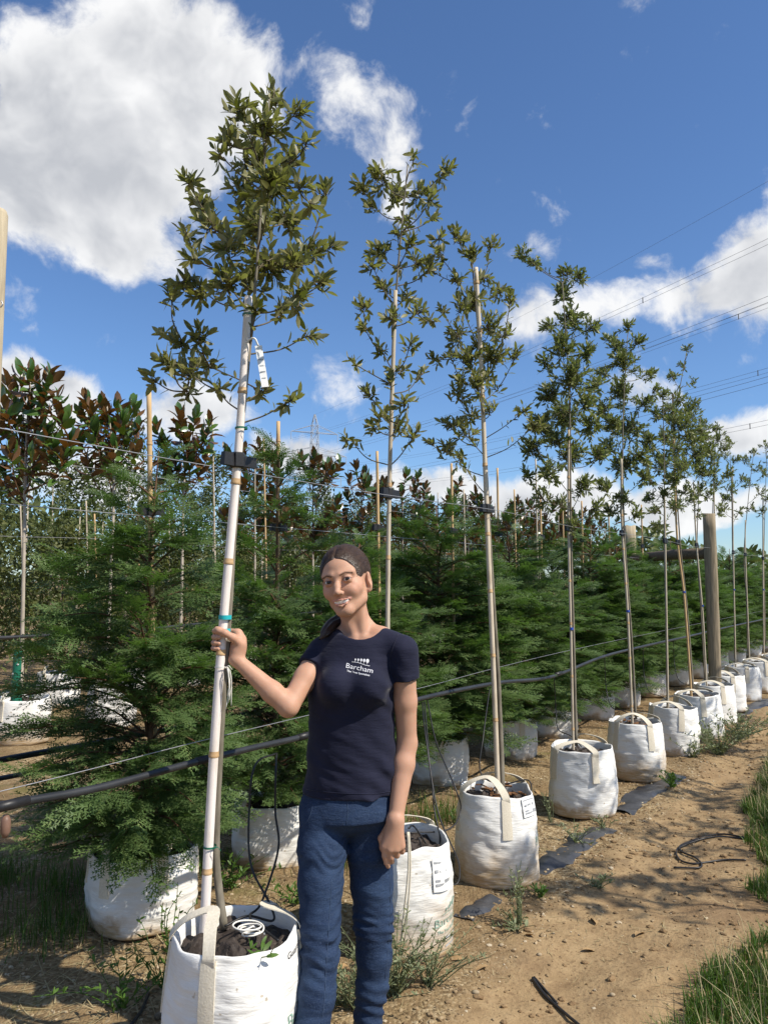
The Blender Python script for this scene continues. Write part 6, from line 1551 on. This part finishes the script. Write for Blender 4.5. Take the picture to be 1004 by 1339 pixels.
m.bump(m.math('ADD', m.math('MULTIPLY', n2, .06), m.noise(m.coord('Object', (3, 3, 11)), 7, 5)), .35, .008)
shirt = plink('t_shirt', Vs, Qs, 'navy_cotton')
# collar band round the neckline
shirt_bvh = BVHTree.FromPolygons([tuple(x) for x in Vs], [tuple(int(i) for i in q) for q in Qs])
def ray(px, py, bvh, off=.0012):
    h_ = bvh.ray_cast(Vector((0, 0, H)), pix_dir(px, py).normalized())
    if h_[0] is None: return None
    return h_[0] - pix_dir(px, py).normalized() * off
# printed logo on the chest
V, Fc = merge2d(LOGO); ox, oy, sl_, wd = 452.3, 873.0, math.radians(11.5), 35.5
pxs = ox + (V[:, 0] * math.cos(sl_) + V[:, 1] * math.sin(sl_) * .75) * wd; pys = oy + (V[:, 0] * math.sin(sl_) - V[:, 1] * math.cos(sl_)) * wd
Vl = [ray(a, b, shirt_bvh) for a, b in zip(pxs, pys)]
if all(q is not None for q in Vl): simple('print_white', (.74, .74, .76), (.66, .66, .69), 60, .7, .2); plink('printed_logo', np.array([tuple(q) for q in Vl]), [np.array([f]) for f in Fc], 'print_white', None, shirt)
def seam_on(name, pix, bvh, mat, rad, parent, n=6):
    pts = [ray(x, y, bvh, .0006) for x, y, *_ in smoothpath([(x, y, 0) for x, y in pix], n)]; pts = [p for p in pts if p is not None]
    if len(pts) > 2:
        mb = MB(); mb.tube([Vector(tuple(np.array(p) - PO)) for p in pts], rad, 5); mb.build(name, MATS[mat], parent)
seam_on('sleeve_seam', [(521, 829), (514, 845), (510, 862), (509, 882)], shirt_bvh, 'navy_cotton', .0016, shirt)
seam_on('hem_stitch', [(401, 1032), (430, 1036), (460, 1038), (490, 1038), (510, 1035)], shirt_bvh, 'navy_cotton', .0013, shirt)

# ---- jeans
J = Vol(np.arange(-.34, .12, .0045), np.arange(2.20, 2.66, .0045), np.arange(.03, .84, .0045))
def leg(rows, Y0, Y1):
    pts = [A_(P(px, py, Y0 + (Y1 - Y0) * i / (len(rows) - 1))) for i, (px, py, _) in enumerate(rows)]; rr = [r * .93 for *_, r in rows]; return pts, rr
pR, rR = leg([(423, 1078, .079), (421, 1110, .077), (419, 1155, .070), (419, 1207, .0625), (418, 1250, .058), (414, 1300, .0555), (409, 1345, .050), (404, 1403, .044)], 2.43, 2.25)
pL, rL = leg([(484, 1078, .079), (484, 1110, .077), (486, 1155, .068), (489, 1207, .0620), (489, 1250, .0565), (486, 1290, .050), (482, 1325, .043), (481, 1338, .041)], 2.46, 2.475)
tj = trunk(-.002); J.apply(lambda X, Y, Z: np.maximum(tj(X, Y, Z), .735 - Z), (-.35, 2.3, .73), (.15, 2.62, .82), .02)
J.ell(A_(P(454, 1058, 2.455)), (.146, .110, .075), .03)
J.chain(pR, rR, .018); J.chain(pL, rL, .018)
def jfolds(X, Y, Z, A):
    kn_ = np.exp(-((Z - .40) / .07) ** 2) + .8 * np.exp(-((Z - .16) / .08) ** 2) + .35 * np.exp(-((Z - .62) / .06) ** 2) + .15
    w = .0055 * np.sin(Z * 190 + 9 * vn(X * 14, Y * 14, Z * 6, 21)) * (.5 + .5 * vn(X * 22, Y * 22, Z * 14, 22)) + .0050 * vn(X * 20, Y * 20, Z * 50 + X * 14, 23)
    return A + w * kn_
J.apply(jfolds, (-.34, 2.2, .02), (.12, 2.66, .80), .001, 'fn')
def jcut(X, Y, Z, A): return np.maximum(A, np.maximum(Z - .815 + 0 * X, .085 - Z + 0 * X))
J.apply(jcut, (-.4, 2.1, 0), (.2, 2.7, .9), .001, 'fn')
Vj, Qj = J.mesh('jeans'); Vj = smooth_mesh(Vj, Qj, 1, .3)
m = NT('denim'); v = m.coord('Object'); n1 = m.noise(v, 11, 5, .6); tw = m.noise(m.coord('Object', (260, 260, 60)), 3, 3, .6); cr = m.noise(m.coord('Object', (4, 4, 14)), 9, 5, .65)
base = m.mix(m.maprange(n1, .3, .75), (.010, .022, .056), (.026, .050, .105)); base = m.mix(m.maprange(tw, .45, .75, 0, .55), base, (.075, .105, .165)); base = m.mix(m.maprange(cr, .6, .75, 0, .35), base, (.060, .088, .150))
m.color(base).rough(.85).spec(.2); m.bump(m.math('ADD', m.math('MULTIPLY', tw, .25), cr), .5, .006)
jeans = plink('jeans', Vj, Qj, 'denim')
jb = BVHTree.FromPolygons([tuple(x) for x in Vj], [tuple(int(i) for i in q) for q in Qj])
simple('denim_stitch', (.055, .085, .145), (.035, .055, .10), 120, .8, .2)
seam_on('leg_seam', [(434, 1150), (432, 1180), (430, 1210), (427, 1260), (424, 1310), (420, 1338)], jb, 'denim_stitch', .0009, jeans)
seam_on('leg_seam', [(508, 1120), (510, 1160), (510, 1200), (508, 1235), (503, 1280)], jb, 'denim_stitch', .0009, jeans)
seam_on('pocket_seam', [(410, 1050), (404, 1070), (394, 1082)], jb, 'denim_stitch', .0009, jeans)
seam_on('fly_seam', [(454, 1046), (455, 1062), (453, 1078)], jb, 'denim_stitch', .0009, jeans)
# ---- shoes
simple('shoe_grey', (.10, .095, .085), (.06, .058, .052), 40, .75, .3, .3, .003); simple('shoe_sole', (.30, .28, .25), (.2, .19, .17), 40, .8, .2)
for nm, pa, tow in (('shoe', pR[-1], np.array([-.03, -1.0, 0])), ('shoe', pL[-1], np.array([.12, -1.0, 0]))):
    tow = norm(tow); a = np.array([pa[0], pa[1], 0]); Vs_ = Vol(np.arange(a[0] - .16, a[0] + .16, .005), np.arange(a[1] - .26, a[1] + .12, .005), np.arange(-.01, .16, .005))
    Vs_.cone(a + [0, .01, .10], a + [0, .012, .06], .045, .046, .02); Vs_.chain([a + [0, .03, .042], a + tow * .07 + [0, 0, .042], a + tow * .14 + [0, 0, .034], a + tow * .175 + [0, 0, .028]], [.040, .042, .041, .030], .02)
    def fl(X, Y, Z, A): return np.maximum(A, np.maximum(.012 - Z + 0 * X, Z - .115 + 0 * X))
    Vs_.apply(fl, a - .3, a + .3, .001, 'fn'); V_, Q_ = Vs_.mesh('shoe'); V_ = smooth_mesh(V_, Q_, 1, .4); sh_ = plink('shoe', V_, Q_, 'shoe_grey')
    mb = MB(); o_ = a - PO; ring = []
    n_ = 20
    for zz in (0.002, .018): 
        for k_ in range(n_):
            t_ = k_ / n_ * 2 * math.pi; L_ = .115; side_ = np.cross(np.array([0, 0, 1.0]), tow); ring.append(o_ + tow * (.062 + math.cos(t_) * .135) + side_ * math.sin(t_) * .046 * (1 - .12 * math.cos(t_)) + np.array([0, 0, zz]))
    mb.add(np.array(ring), [(k_, (k_ + 1) % n_, n_ + (k_ + 1) % n_, n_ + k_) for k_ in range(n_)] + [tuple(range(n_))[::-1][:4]] ); mb.build('sole', MATS['shoe_sole'], sh_)
